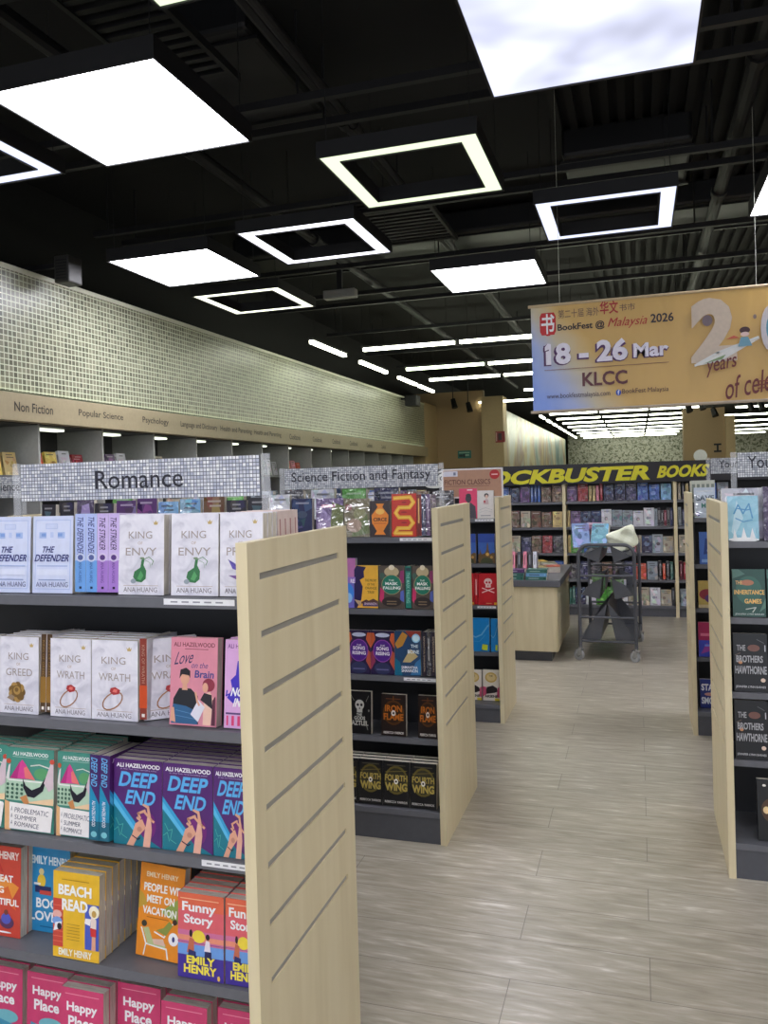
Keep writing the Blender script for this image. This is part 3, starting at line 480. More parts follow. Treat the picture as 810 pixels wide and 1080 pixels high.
# painted mural walls in the far half of the shop
m1 = mural_mat('bright_mural_print', 'x', [(0.28,(70,84,96)),(0.38,(96,140,146)),(0.45,(186,190,178)),(0.5,(150,110,90)),(0.55,(196,180,120)),(0.62,(200,206,200)),(0.75,(110,130,120))], (1,.42,0.3))
struct('wall_side', MB().box(-3.5, -3.3, 20.9, 40.0, 0, 3.62, m1))
m2 = mural_mat('leafy_mural_print', 'y', [(0.3,(90,96,74)),(0.44,(136,140,114)),(0.52,(224,224,212)),(0.62,(178,178,154)),(0.8,(110,116,90))], (7,1,7))
struct('wall_end', MB().box(-3.5, 7.0, 44.0, 44.2, 0, 4.0, m2))

# ------------------------------------------------------------------ ceiling services
def plain(name, mb, label, cat, group=None, **k): return obj(name, mb, label=label, cat=cat, group=group, **k)
dk = MB()
for i in range(60):
    x = -0.6 + i*0.13
    dk.box(x, x+0.06, -5.9, 24.0, TOPZ, TOPZ+0.06, mat((6,6,8), 0.8))
struct('trim_7', dk)
for i, (x, z, r) in enumerate([(-1.95,4.42,.05), (-1.87,4.36,.03), (0.78,4.38,.055), (2.15,4.42,.06), (-3.22,4.4,.05)]):
    p = MB().cyl((x,-4,z), (x,23,z), r, PIPE, 10)
    o = plain('ceiling_pipe', p, ['thick dark ceiling pipe right of the left large light panel','thin dark ceiling pipe beside the thick one','dark conduit pipe at right under the ceiling deck','dark main pipe with rusty couplings at right ceiling','dark ceiling pipe nearest the mosaic wall'][i], 'pipe', 'pipes running along the aisle under the ceiling')
    for y in ([3.2, 5.5, 8] if i != 3 else [3.9, 6.6]): obj('coupling', MB().cyl((x,y-.05,z), (x,y+.05,z), r*1.35, PIPE if i != 3 else mat((120,52,38),.5), 10), o)
RY = [2.9, 3.3, 4.75, 5.2, 6.55, 7.0, 8.55, 10.0, 10.4, 12.6, 14.6, 16.7, 19.2]
for i, y in enumerate(RY):
    z = 4.22 if i % 2 == 0 else 4.26
    rl = MB().box(-4.9, 6.9, y-.025, y+.025, z, z+.05, PIPE)
    o = plain('ceiling_rail', rl, 'dark steel ceiling rail crossing the shop, %s from the entrance' % ORD[i], 'rail', 'cross rails hung under the ceiling')
    for x in (-4.75, -2.0, 0.6, 3.95): obj('hanger_rod', MB().cyl((x,y,z+.05), (x,y,TOPZ+.06), .008, PIPE, 6), o)
for i, (x0,x1,y0,y1,z0,z1,lb) in enumerate([(-3.0,-2.15,4.35,5.65,4.53,4.78,'dark air duct between the left large panel and middle frame'), (-0.62,0.3,4.35,5.8,4.53,4.78,'dark air duct between the cloudy panel and bluish frame'), (-4.6,6.0,8.75,9.85,4.53,4.78,'long dark cross duct before the tube lights'), (-0.55,0.5,7.05,8.2,4.53,4.78,'dark insulated duct above the hanging banner')]):
    d = MB().box(x0,x1,y0,y1,z0,z1,DUCT)
    o = plain('air_duct', d, lb, 'duct', None, bevel=0.03)
    for y in (y0+.12, y1-.12): obj('flange', MB().box(x0-.02,x1+.02,y-.02,y+.02,z0-.02,z0,DUCT), o)
g = MB()
for k in range(14): g.box(-2.75, -2.3, 3.2+k*.09, 3.24+k*.09, 4.3, 4.33, PIPE)
for x in (-2.78, -2.3): g.box(x, x+.03, 3.15, 4.5, 4.29, 4.34, PIPE)
plain('louvre_grille', g, 'dark slatted air grille beside the left large light panel', 'grille')
g = MB()
for k in range(14): g.box(-2.55, -1.75, 6.85+k*.1, 6.895+k*.1, 4.3, 4.33, PIPE)
for x in (-2.58, -1.75): g.box(x, x+.03, 6.82, 8.25, 4.29, 4.34, PIPE)
plain('louvre_grille', g, 'dark slatted air grille beyond the greenish light frame', 'grille')
sp = MB().cyl((1.02,5.55,4.12),(1.02,5.55,4.16),.09,mat((120,116,106),.4),16); o = plain('smoke_detector', sp, 'round pale smoke detector under the right ceiling rails', 'smoke detector')
obj('stem', MB().cyl((1.02,5.55,4.16),(1.02,5.55,TOPZ+.06),.012,PIPE,8), o)
# light boxes and light frames, one square metre each
LZ = 3.8; KF = (LZ-1.8)/1.2
G_HOT = panel_glow('lit_diffuser', 5.2, 6.4, (246,246,255)); G_SOFT = panel_glow('lit_diffuser_soft', 0.27, 0.52, (226,230,255))
G_BLUE = emit((214,222,255), 0.52, 'cool_frame'); G_GREEN = emit((230,246,208), 0.46, 'green_frame'); G_WHITE = emit((240,240,255), 1.3, 'white_frame'); G_WARM = emit((250,255,226), 1.1, 'warm_frame')
def light_box(cx, cy, glow, label, frame=False, s=1.0):
    o = put('ceiling_light_frame' if frame else 'ceiling_light_panel', None, label=label, cat='ceiling light', group='suspended square ceiling lights', loc=(cx, cy, LZ))
    h = s/2; H = MB(); t = .012
    for a in ((-h,h,-h,-h+t),(-h,h,h-t,h),(-h,-h+t,-h+t,h-t),(h-t,h,-h+t,h-t)): H.box(*a, 0, .1, DARK)
    if not frame: H.box(-h,h,-h,h,.1,.11,DARK)
    d = MB()
    if frame:
        b = .125*s; q = h-b
        for a in ((-q-t,q+t,-q-t,-q),(-q-t,q+t,q,q+t),(-q-t,-q,-q,q),(q,q+t,-q,q)): H.box(*a, 0, .1, DARK)
        for a in ((-h+t,h-t,-h+t,-q-t),(-h+t,h-t,q+t,h-t),(-h+t,-q-t,-q-t,q+t),(q+t,h-t,-q-t,q+t)):
            d.box(*a, .008, .02, glow); H.box(*a, .09, .1, DARK)
    else: d.box(-h+t,h-t,-h+t,h-t,.008,.02,glow)
    obj('housing', H, o); obj('diffuser', d, o)
    for sx in (-1,1):
        for sy in (-1,1): obj('suspension_wire', MB().cyl((sx*(h-.05),sy*(h-.05),.1),(sx*(h-.05),sy*(h-.05),TOPZ+.06-LZ),.003,PIPE,5), o)
def at(x, y): return x*KF, y*KF
light_box(*at(-1.554, 2.26), G_HOT, 'large glowing square light panel at upper left')
light_box(*at(-.108, 2.25), G_SOFT, 'large bluish cloudy light panel at top right')
light_box(*at(-2.335, 2.258), G_BLUE, 'bluish square light frame at far left edge', True)
light_box(*at(-.80, 3.07), G_GREEN, 'greenish square light frame left of the bluish one', True)
light_box(*at(-.107, 3.88), G_BLUE, 'bluish square light frame above the hanging banner', True)
light_box(*at(-1.495, 3.75), G_WHITE, 'white square light frame in the ceiling middle', True)
light_box(*at(-2.335, 3.91), G_HOT, 'glowing light panel closest to the mosaic wall')
light_box(*at(-2.35, 4.775), G_WARM, 'small warm light frame nearest the mosaic wall', True)
light_box(*at(-.805, 4.78), G_HOT, 'glowing light panel just left of the hanging banner')
light_box(*at(.83, 3.86), G_HOT, 'light panel cut by the right edge above the banner')
light_box(*at(-.815, 1.475), G_GREEN, 'greenish light frame barely visible at the top edge', True)
# unseen panels added for even light, continuing the grid behind and beside the photographer
for cx, cy, lb in [(-3.9,.9,'unseen light panel above the romance shelves left of photographer'), (-1.2,-.6,'unseen light panel behind the photographer on the left'), (1.4,.9,'unseen light panel right of the photographer'), (.4,-2.2,'unseen light panel far behind the photographer'), (-2.8,-2.4,'unseen light panel behind the photographer nearest the mosaic wall'), (3.4,3.2,'unseen light panel over the young reader shelves'), (3.2,7.0,'unseen light panel right of the hanging banner')]:
    light_box(cx, cy, G_HOT, lb)
# fluorescent battens
TUBE = emit((246,250,226), 5.0, 'tube'); TUBE_G = emit((226,246,206), 3.5, 'tube_green'); HSG = mat((60,60,58), .5)
def batten(p0, p1, label, glow=TUBE, group='tube lights'):
    c = [(a+b)/2 for a, b in zip(p0, p1)]; L = (Vector(p1)-Vector(p0)).length; ax = abs(p1[0]-p0[0]) > abs(p1[1]-p0[1])
    o = put('tube_light', None, label=label, cat='tube light', group=group, loc=c)
    if ax: a = (-L/2, L/2, -.03, .03)
    else: a = (-.03, .03, -L/2, L/2)
    obj('housing', MB().box(*a, .0, .03, HSG), o)
    e = .03
    b = (a[0]+e, a[1]-e, a[2], a[3]) if ax else (a[0], a[1], a[2]+e, a[3]-e)
    obj('tube', MB().box(*b, -.045, 0, glow), o)
    for s in (-.4, .4): obj('suspension_wire', MB().cyl((s*L if ax else 0, 0 if ax else s*L, .03), (s*L if ax else 0, 0 if ax else s*L, TOPZ+.06-c[2]), .003, PIPE, 5), o)
rows = [11.35, 13.68, 15.34, 18.2, 20.5]
for i, y in enumerate(rows):
    xs = [-3.88,-2.42,-.97,.49,1.94]
    for j in range(4):
        if i == 3 and j == 0: continue
        batten((xs[j]+.01,y,LZ), (xs[j+1]-.01,y,LZ), '%s tube light from the left, %s cross row beyond the square lights' % (ORD[j], ORD[i]), TUBE_G if (i, j) == (1, 0) else TUBE)
frow = [23.3, 25.7, 28.0, 30.35, 32.7, 35.2, 37.7, 40.1, 42.5]
for i, y in enumerate(frow):
    xs = [-2.62,-1.1,.39,1.94]
    for j in range(3): batten((xs[j]+.01,y,LZ), (xs[j+1]-.01,y,LZ), '%s tube light from left, %s row behind the beige columns' % (ORD[j], ORD[i]))
for i, (y0, y1) in enumerate([(10.35,11.75), (12.43,13.9), (14.65,15.95), (16.1,17.4)]):
    batten((-4.25,y0,LZ), (-4.3,y1,LZ), 'tube light along the mosaic wall, %s from the near end' % ORD[i])
for i in range(8):
    batten((-2.78,24.8+i*2.0,LZ-.1), (-2.78,26.1+i*2.0,LZ-.1), 'tube light along the mural wall, %s from the near end' % ORD[i])
for i in range(6):
    batten((2.6,24+i*3.2,LZ-.2), (5.6,24+i*3.2,LZ-.2), 'long tube light right of beige column, %s row back' % ORD[i])
b = MB().box(-3.52,-3.12,8.95,9.07,4.0,4.10,mat((150,150,144),.5)); o = plain('emergency_light', b, 'pale grey box light under the dark cross duct', 'emergency light', bevel=.01)
obj('bracket', MB().box(-3.35,-3.29,8.98,9.03,4.10,4.532,PIPE), o)
for i, (y, x, z, s, lb) in enumerate([(5.95,-4.72,3.72,.095,'grey wall loudspeaker over the mosaic near end'), (17.3,-4.7,3.57,.17,'black loudspeaker at the far end of mosaic wall')]):
    c = mat((50,49,48),.5) if i == 0 else BLACK
    o = obj('wall_speaker', MB().box(x-s, x+s*.6, y-s, y+s, z-.1, z+.14, c), label=lb, cat='speaker', bevel=.015)
    gm = MB()
    for k in range(7): gm.box(x-s*.7, x+s*.4, y-s-.006, y-s, z-.07+k*.026, z-.058+k*.026, DARK)
    obj('grille', gm, o)
    obj('bracket', MB().box(-5.6, x-s, y-.02, y+.02, z+.06, z+.1, PIPE), o)
for i, (x, y, z) in enumerate([(-4.35,19.7,3.72), (-3.95,19.6,3.6)]):
    o = put('spotlight', None, label=['left black spotlight hanging before the beige wall','right black spotlight hanging before the beige wall'][i], cat='spotlight', group='track spotlights', loc=(x,y,z))
    obj('lamp_head', MB().cyl((0,0,.1),(.06,-.05,-.12),.06,BLACK,14,.075), o); obj('arm', MB().cyl((0,0,.08),(0,0,TOPZ+.06-z),.012,BLACK,8), o)
# ------------------------------------------------------------------ wall bookcases along the mosaic wall
FASC = mat((170,156,126), .45); LGREY = mat((168,168,164), .45); MGREY = mat((62,62,62), .45)
fb = MB().box(-5.03, -4.9, -2.2, 19.2, 2.3995, 2.63, FASC)
FX = [('Non Fiction',5.547,6.02), ('Popular Science',6.37,7.06), ('Psychology',7.4,7.9), ('Language and Dictionary',8.15,9.0), ('Health and Parenting',9.08,9.95), ('Health and Parenting',10.02,10.9), ('Cookbook',11.2,11.62), ('Cookbook',12.12,12.52), ('Cookbook',13.0,13.4), ('Cookbook',13.88,14.33), ('Cookbook',14.85,15.2), ('Cookbook',15.8,16.1)]
draw(fb, [T(s, y0, .33, y1, .68, (64,58,50), .012) for s, y0, y1 in FX], lambda u, v, n: (-4.9+.002, u*.975+.02, 2.40+v), 1, .23)
o = obj('fascia_board', fb, label='long beige fascia board lettered with section names', cat='sign')
cv = MB().box(-4.985, -4.955, -2.1, 19.1, 2.63, 2.64, emit((240,250,214), 0.75, 'cove'))
obj('cove_light', cv, label='hidden cove light strip washing the mosaic wall', cat='light strip')
BAYY = [3.19+.885*i for i in range(18)]
def wall_bay(i, y):
    o = put('wall_bookcase', None, label='grey wall bookcase under the mosaic, %s bay from the near end' % ORD[i], cat='bookcase', group='wall bookcases', loc=(-5.0, y, 0))
    L = .885
    obj('back_panel', MB().box(-.58,-.55,.012,L-.012,0,2.4,MGREY), o)
    obj('divider', MB().box(-.58,-.02,-.012,.012,0,2.4,LGREY), o)
    for z in (.15,.6,1.05,1.5,1.95): obj('shelf', MB().box(-.55,-.03,.012,L-.012,z-.03,z,SHELF), o)
    obj('canopy_lamp', MB().box(-.34,-.24,.05,.6,2.372,2.39,emit((244,252,226), 0.8, 'canopy')), o)
    obj('top_panel', MB().box(-.58,-.02,.012,L-.012,2.39,2.4,MGREY), o)
for i, y in enumerate(BAYY): wall_bay(i, y)
pal = [(226,222,206),(240,206,70),(236,236,232),(196,46,60),(60,58,66),(206,200,160),(110,140,190),(226,120,150),(180,190,120),(70,90,110)]
rw = random.Random(5)
def generic(key, c, film=False, seed=0, desc='book'):
    r = random.Random(seed); ls = []
    def jit(k, dl=0):
        d = r.uniform(-k, k)
        return tuple(max(0, min(255, int(v+d+dl+r.uniform(-k*.45, k*.45)))) for v in c)
    lum = sum(c)/3; ink = tuple(int(v*.45+(232 if lum < 140 else 40)*.55) for v in c)
    for k in range(7):
        cu, cv = r.random(), r.random(); n = r.choice((3, 4, 5)); s = r.uniform(.16, .38); a0 = r.random()*6
        ls.append(P([(min(1, max(0, cu+s*r.uniform(.6, 1.2)*math.cos(a0+6.283*j/n))), min(1, max(0, cv+.7*s*math.sin(a0+6.283*j/n)))) for j in range(n)], jit(38)))
    ls.append(E(r.uniform(.3,.7), r.uniform(.35,.6), r.uniform(.12,.26), r.uniform(.07,.15), jit(30, 40 if lum < 150 else -50)))
    ls.append(E(r.uniform(.2,.8), r.uniform(.3,.7), r.uniform(.06,.12), r.uniform(.05,.1), jit(30, -30)))
    for k in range(r.choice((1, 2))): y = .86-.11*k; ls.append(Rr(.5-r.uniform(.2,.36), y, .5+r.uniform(.2,.36), y+.045, ink))
    ls.append(Rr(.3,.06,.7,.085,ink))
    design(key, c, ls, [Rr(.36,.35,.64,.85,ink), Rr(.3,.06,.7,.12,jit(40))], film=film, desc=desc)
CN = [((40,44,84),'navy'),((206,206,214),'silver-white'),((110,84,66),'brown'),((150,36,48),'dark red'),((60,96,170),'blue'),((54,52,60),'black'),((206,80,50),'orange-red'),((140,150,160),'grey'),((200,176,120),'tan'),((90,60,110),'purple'),((60,110,100),'teal'),((226,196,90),'yellow'),((222,130,150),'pink'),((84,160,60),'green'),((120,170,214),'sky blue'),((170,160,140),'taupe'),((110,24,50),'maroon')]
CI = {n: c for c, n in CN}
for gi, (c, n) in enumerate(CN):
    for v in range(2):
        generic('gen_%s_%d' % (n, v), c, True, gi*7+v, n)
        generic('plain_%s_%d' % (n, v), c, False, gi*7+v+3, n)
WB = [(0,['silver-white','silver-white']), (1,['silver-white','tan','black']), (2,['silver-white','silver-white','yellow','tan']), (3,['orange-red','yellow','silver-white','dark red']), (4,['navy','purple','silver-white']), (5,['black','taupe']), (6,['grey','dark red']), (7,['silver-white','green']), (8,['silver-white','grey','silver-white','silver-white']), (9,['tan','orange-red','pink','orange-red']), (10,['yellow','silver-white']), (11,['silver-white','teal']), (12,['black','navy']), (13,['blue','silver-white']), (14,['tan','yellow','tan'])]
for bi, cols in WB:
    for k, c in enumerate(cols):
        book('plain_%s_%d' % (c, k % 2), .15, .2+.015*(k % 3), .03, -5.15, BAYY[bi]+.14+k*.185, 1.95, '%s book, %s along in the %s wall bay from near end' % (c, ORD[k], ORD[bi]), 9, group='books in the wall bays', face='+x')
for bi in range(6, 12):
    for k in range(4):
        c = rw.choice(CN)[1]
        book('plain_%s_%d' % (c, k % 2), .15, .22, .03, -5.13, BAYY[bi]+.14+k*.185, 1.5, '%s book, %s along the lower shelf of %s wall bay' % (c, ORD[k], ORD[bi]), 9, group='books in the wall bays', face='+x')
# ------------------------------------------------------------------ slatwall-ended gondola bookcases
SLATS = [1.578-.1425*n for n in range(8)]
def end_panel(xa, xb, y0, y1, outer, s0, s1, par, H=1.665):
    """board with eight routed slots in its aisle side; outer = +1 if the aisle is at +x"""
    c = MB(); th = xb-xa; skin = .006
    cx = (xa, xb-skin) if outer > 0 else (xa+skin, xb); sx = (xb-skin, xb) if outer > 0 else (xa, xa+skin)
    c.box(cx[0], cx[1], y0, y1, 0, H, WOOD)
    g = .0085
    c.box(*sx, y0, s0, 0, H, WOOD); c.box(*sx, s1, y1, 0, H, WOOD)
    zs = [0] + [v for z in reversed(SLATS) for v in (z-g, z+g)] + [H]
    for a, b in zip(zs[0::2], zs[1::2]): c.box(*sx, s0, s1, a, b, WOOD)
    gx = (cx[1], cx[1]+.0015) if outer > 0 else (cx[0]-.0015, cx[0])
    for z in SLATS: c.box(*gx, s0, s1, z-g, z+g, GROOVE)
    return obj('end_panel', c, par)
def gondola(label, xa, xb, aisle, y0, y1, s0, s1, rec, levels, tags, deck_front=None):
    """xa..xb = shelf run; aisle = +1/-1 side that carries the slatted end panel"""
    o = put('gondola_bookcase', None, label=label, cat='bookcase', group='slat-ended gondola bookcases', loc=(0, 0, 0))
    th = .03
    if aisle > 0: end_panel(xb, xb+th, y0, y1, 1, s0, s1, o); end_panel(xa-th, xa, y0, y1, -1, s0, s1, o)
    else: end_panel(xa-th, xa, y0, y1, -1, s0, s1, o); end_panel(xb, xb+th, y0, y1, 1, s0, s1, o)
    ym = y0+rec+.27
    obj('back_panel', MB().box(xa, xb, ym, ym+.03, .05, 1.6, SHELF_BACK), o)
    for i, z in enumerate(levels):
        d = y0+rec-.005 if i < len(levels)-1 else y0+.004
        m = MB().box(xa+.002, xb-.002, d, ym, z-.012, z, SHELF); m.box(xa+.002, xb-.002, d-.004, d+.012, z-.028, z-.0002, SHELF)
        obj('shelf', m, o)
        if i < len(levels)-1:
            m = MB().box(xa+.002, xb-.002, ym+.03, y1-.05, z-.03, z, SHELF); obj('shelf', m, o)
    obj('kick_plate', MB().box(xa+.002, xb-.002, y0+.01, y0+.03, 0, levels[-1]-.028, KICK), o)
    obj('base', MB().box(xa+.002, xb-.002, y0+.03, y1-.02, 0, .05, KICK), o)
    n = max(1, int((xb-xa)/1.0))
    for k in range(n+1):
        x = xa+.02+(xb-xa-.04)*k/n
        obj('upright', MB().box(x-.015, x+.015, ym-.012, ym, .05, 1.6, CHARCOAL), o)
    for (x0, x1, i) in tags:
        z = levels[i]; y = y0+rec-.005-.0055
        t = MB().box(x0, x1, y, y+.0012, z-.019, z-.003, mat((236,236,238), .3))
        for k in range(5):
            a = x0+(x1-x0)*(.1+.16*k); t.box(a, a+(x1-x0)*.1, y-.0004, y, z-.013, z-.009, mat((150,150,158), .4))
        obj('shelf_label', t, o)
    return o
R_Y, R_F = 1.717, 1.875
RLV = [1.510, 1.162, 0.822, 0.487, 0.155]
gondola('near left bookcase of romance paperbacks with slatted maple end', -2.5, -.918, 1, 1.717, 2.401, 1.78, 2.323, .15, RLV, [(-1.21,-1.0,0), (-1.12,-.97,2)])
SLV = [1.514, 1.142, 0.797, 0.480, 0.16]
gondola('second left bookcase of fantasy books with slatted maple end', -3.5, -.968, 1, 3.828, 4.62, 3.885, 4.43, .13, SLV, [(-1.17,-1.0,0), (-1.17,-1.0,2)])
TLV = [1.505, 1.168, 0.852, 0.503, 0.134]
gondola('third left bookcase of classics with slatted maple end', -3.5, -1.003, 1, 5.86, 6.46, 5.93, 6.40, .1, TLV, [(-1.17,-1.03,0), (-1.17,-1.03,2)])
ALV = [1.487, 1.144, 0.807, 0.50, 0.16]
gondola('near right bookcase of young reader books with slatted maple end', .375, 1.6, -1, 3.826, 4.58, 3.86, 4.49, .1, ALV, [])
BLV = [1.487, 1.165, 0.86, 0.52, 0.163]
gondola('second right bookcase of young reader books behind the near one', .355, 1.6, -1, 5.87, 6.36, 5.92, 6.31, .1, BLV, [])

# ---- romance shelves.  Foot positions were measured on the plane y = 1.725 and carried to the true book plane
BK = 1.09
def rx(x): return x*BK
YR = 1.725*BK
def stack(key, xl, w, h, t, y, z, n, label, stackname, lean=5, mode='front', group=None, yaw=0):
    """front copy gets its own label; the copies behind it are named by their rank"""
    if n > 3: lean *= .55
    a = math.radians(lean)
    for k in range(n):
        lb = label if k == 0 else '%s, %s copy back in the %s stack' % (D[key]['desc'], ORD[k], stackname)
        book(key, w, h, t, xl+w/2, y+k*(t+.0006)/math.cos(a), z, lb, lean, mode, group, yaw)
G1 = 'paperbacks on the top romance shelf'
z = RLV[0]; H1 = .2185
stack('defender', rx(-1.652), .136, H1, .033, YR, z, 1, 'pale blue locker paperback at the left edge of the top shelf', 'far left', 4, group=G1)
stack('defender', rx(-1.519), .1365, H1, .033, YR, z, 1, 'pale blue locker paperback beside the blue spines on top shelf', 'second', 4, group=G1)
for i, k in enumerate(['defender','defender','striker','striker']):
    book(k, .1365, H1, .0355, rx(-1.387)+.0185+.0365*i, YR+.002, z, ['left pale blue locker spine on the top romance shelf','right pale blue locker spine on the top romance shelf','left lilac spine on the top romance shelf','right lilac spine beside the green bottle paperback'][i], 3, 'spine', G1)
stack('envy', rx(-1.255), .143, H1, .028, YR, z, 3, 'left white paperback with green bottle on the top shelf', 'left bottle', 4, group=G1)
stack('envy', rx(-1.103), .1425, H1, .028, YR, z, 3, 'right white paperback with green bottle on the top shelf', 'right bottle', 4, group=G1)
stack('pride', rx(-.969), .125, H1, .028, YR+.002, z, 3, 'white paperback with purple feathers partly hidden by end panel', 'feather', 4, group=G1)
for i in range(4):
    cmn, pm = book_mesh('rosy', .143, H1, .032)
    M = Matrix.Translation((-.934-.0715, 2.125-i*.034, RLV[0]+.0005)) @ Matrix.Rotation(math.pi, 4, 'Z')
    b_ = put('paperback_book', None, label='pale rosy spine above the slatted end panel, %s from the back' % ORD[i], cat='book', group=G1, M=M); put('cover', cmn, b_); put('page_block', pm, b_)
G2 = 'paperbacks on the second romance shelf'
z = RLV[1]
book('greed', .143, .22, .03, rx(-1.712), YR, z, 'white golden rose paperback cut by the left picture edge', 5, group=G2)
stack('greed', rx(-1.637), .136, .22, .026, YR, z, 4, 'white golden rose paperback beside the brown spines', 'rose', 5, group=G2)
for i in range(2): book('greed', .14, .22, .0195, rx(-1.510)+.010+.0205*i, YR+.003, z, ['left brown spine between rose and ring paperbacks','right brown spine between rose and ring paperbacks'][i], 4, 'spine', G2)
stack('wrath', rx(-1.474), .136, .2195, .03, YR, z, 4, 'left white paperback with ring on second shelf', 'left ring', 5, group=G2)
stack('wrath', rx(-1.347), .150, .2195, .03, YR, z, 4, 'middle white paperback with ring on second shelf', 'middle ring', 5, group=G2)
book('wrath', .15, .2195, .024, rx(-1.196), YR+.004, z, 'rust red spine right of the ring paperbacks', 3, 'spine', G2)
book('wrath', .15, .2195, .03, rx(-1.143), YR+.055, z, 'white ring paperback turned toward the rust red spine', 5, 'front', G2, yaw=38)
stack('love', rx(-1.117), .142, .232, .028, YR-.004, z, 1, 'pink paperback with a dark-haired man and red-haired woman', 'pink', 6, group=G2)
stack('lilac', rx(-.968), .124, .23, .028, YR, z, 2, 'lilac paperback with blue-haired figure beside the end panel', 'lilac', 6, group=G2)
G3 = 'paperbacks on the third romance shelf'
z = RLV[2]; T3 = .026
book('summer', .168, .236, T3, rx(-1.714), YR, z, 'green beach paperback cut by the left picture edge', 6, group=G3)
for k in range(1, 3): book('summer', .168, .236, T3, rx(-1.714), YR+k*.0268, z, 'green beach paperback, %s copy back in the edge stack' % ORD[k], 6, group=G3)
stack('summer', rx(-1.631), .168, .236, T3, YR, z, 7, 'green beach paperback with pink umbrella, left full cover', 'left beach', 6, group=G3)
stack('summer', rx(-1.466), .122, .236, T3, YR+.001, z, 6, 'green beach paperback half covered by the purple spines', 'right beach', 6, group=G3)
for i in range(2): book('deep', .152, .232, .0325, rx(-1.349)+.012+.0335*i, YR-.02, z, ['left blue and purple spine beside the beach paperbacks','right blue and purple spine beside the clasped hands'][i], 4, 'spine', G3)
for i, n in enumerate(['left purple paperback with clasped hands on third shelf','middle purple paperback with clasped hands on third shelf','purple clasped hands paperback half hidden by the end panel']):
    stack('deep', rx(-1.290)+.1555*i, .1535 if i < 2 else .107, .232, .027, YR-.004, z, 7, n, ['left purple','middle purple','right purple'][i], 6, group=G3)
G4 = 'paperbacks on the fourth romance shelf'
z = RLV[3]
stack('great', -1.912, .150, .262, .03, 1.905, z, 5, 'red paperback at the left edge of the fourth shelf', 'red', 6, group=G4)
stack('lovers', -1.778, .150, .246, .03, 1.955, z, 5, 'bright blue paperback partly behind the yellow one', 'blue', 6, group=G4)
stack('beach', rx(-1.485)+.01, .154, .237, .029, YR-.02, z, 7, 'yellow paperback at the front of a deep stack', 'yellow', 6, group=G4)
book('people', .150, .247, .027, rx(-1.187)-.012, YR+.038, z, 'orange paperback with white deck chairs standing alone', 9, group=G4, yaw=-4)
stack('funny', rx(-1.111), .138, .222, .028, YR-.01, z, 7, 'left sunset paperback with a yellow sun', 'left sunset', 6, group=G4)
stack('funny', rx(-1.111)+.142, .115, .222, .028, YR-.008, z, 7, 'sunset paperback cut by the slatted end panel', 'right sunset', 6, group=G4)
G5 = 'pink paperbacks on the bottom romance shelf'
z = RLV[4]
for i, (x, y, n) in enumerate([(-1.907,1.90,4), (-1.748,1.90,5), (-1.60,1.865,5), (-1.455,1.925,4), (-1.285,1.885,5), (-1.118,1.90,4)]):
    stack('happy', x, .142, .236, .029, y, z, n, 'raspberry pink paperback, %s from the left on the bottom shelf' % ORD[i], '%s pink' % ORD[i], 6, group=G5)

# ---- fantasy shelves: measured on y = 3.84
def S2(x, k): return x*k
ks = (3.828+.135)/3.84; YS = 3.828+.135
def row2(key, xl, w, h, zi, label, t=.03, n=1, mode='front', lean=4, grp='books on the fantasy shelves', y=None, nm=''):
    xx = xl*ks; stack(key, xx, w*ks, h*ks, t, (YS if y is None else y), SLV[zi], n, label, nm, lean, mode, grp)
row2('mist', -1.587, .150, .20, 0, 'misty purple wrapped book on the top fantasy shelf', t=.035)
row2('moss', -1.432, .136, .195, 0, 'mossy green wrapped book on the top fantasy shelf', t=.035)
row2('circe', -1.293, .106, .182, 0, 'dark book with an orange vase on the top fantasy shelf')
row2('snake', -1.178, .128, .214, 0, 'red book with coiled yellow serpent on the top fantasy shelf', t=.03)
for i in range(3): book(['snake','gen_navy_0','gen_purple_0'][i], .13, .212, .022, -1.05*ks+.014+.024*i, YS, SLV[0], ['red spine right of the yellow serpent book','navy spine right of the yellow serpent book','purple spine closest to the second slatted end panel'][i], 3, 'spine', 'books on the fantasy shelves')
row2('dusk', -1.47, .088, .252, 1, 'tall blue and purple book half hidden behind first panel')
row2('orange', -1.389, .128, .214, 1, 'yellow book with a dark dragon on the fantasy shelf', t=.045)
row2('mask', -1.254, .129, .214, 1, 'left dark book with a green disc')
book('mask', .13, .215, .032, -1.102*ks, YS, SLV[1], 'green spine between the two green disc books', 3, 'spine', 'books on the fantasy shelves')
row2('mask', -1.083, .108, .214, 1, 'right dark book with a green disc')
row2('song', -1.436, .125, .219, 2, 'left dark book with a purple disc')
row2('song', -1.31, .125, .219, 2, 'right dark book with a purple disc')
row2('bone', -1.183, .135, .222, 2, 'blue fantasy book with pale round badge')
for i in range(3): book(['bone','gen_black_0','bone'][i], .13, .222, .022, -1.043*ks+.014+.024*i, YS, SLV[2], ['left dark spine beside the round badge book','middle dark spine beside the round badge book','right dark spine beside the round badge book'][i], 3, 'spine', 'books on the fantasy shelves')
row2('skull', -1.44, .122, .214, 3, 'black book with a white skull and swords')
row2('iron', -1.264, .130, .207, 3, 'left dark book with bronze lettering')
row2('iron', -1.071, .100, .209, 3, 'right dark book with bronze lettering beside the panel')
for i, (x, w_) in enumerate([(-1.52,.128), (-1.391,.131), (-1.26,.140), (-1.118,.136)]):
    stack('wing', x*1.008, w_, .221, .04, 3.85, SLV[4], 3, 'black gold-lettered book, %s from left on the lowest fantasy shelf' % ORD[i], '%s gold-lettered' % ORD[i], 6, group='gold-lettered books on the lowest fantasy shelf')
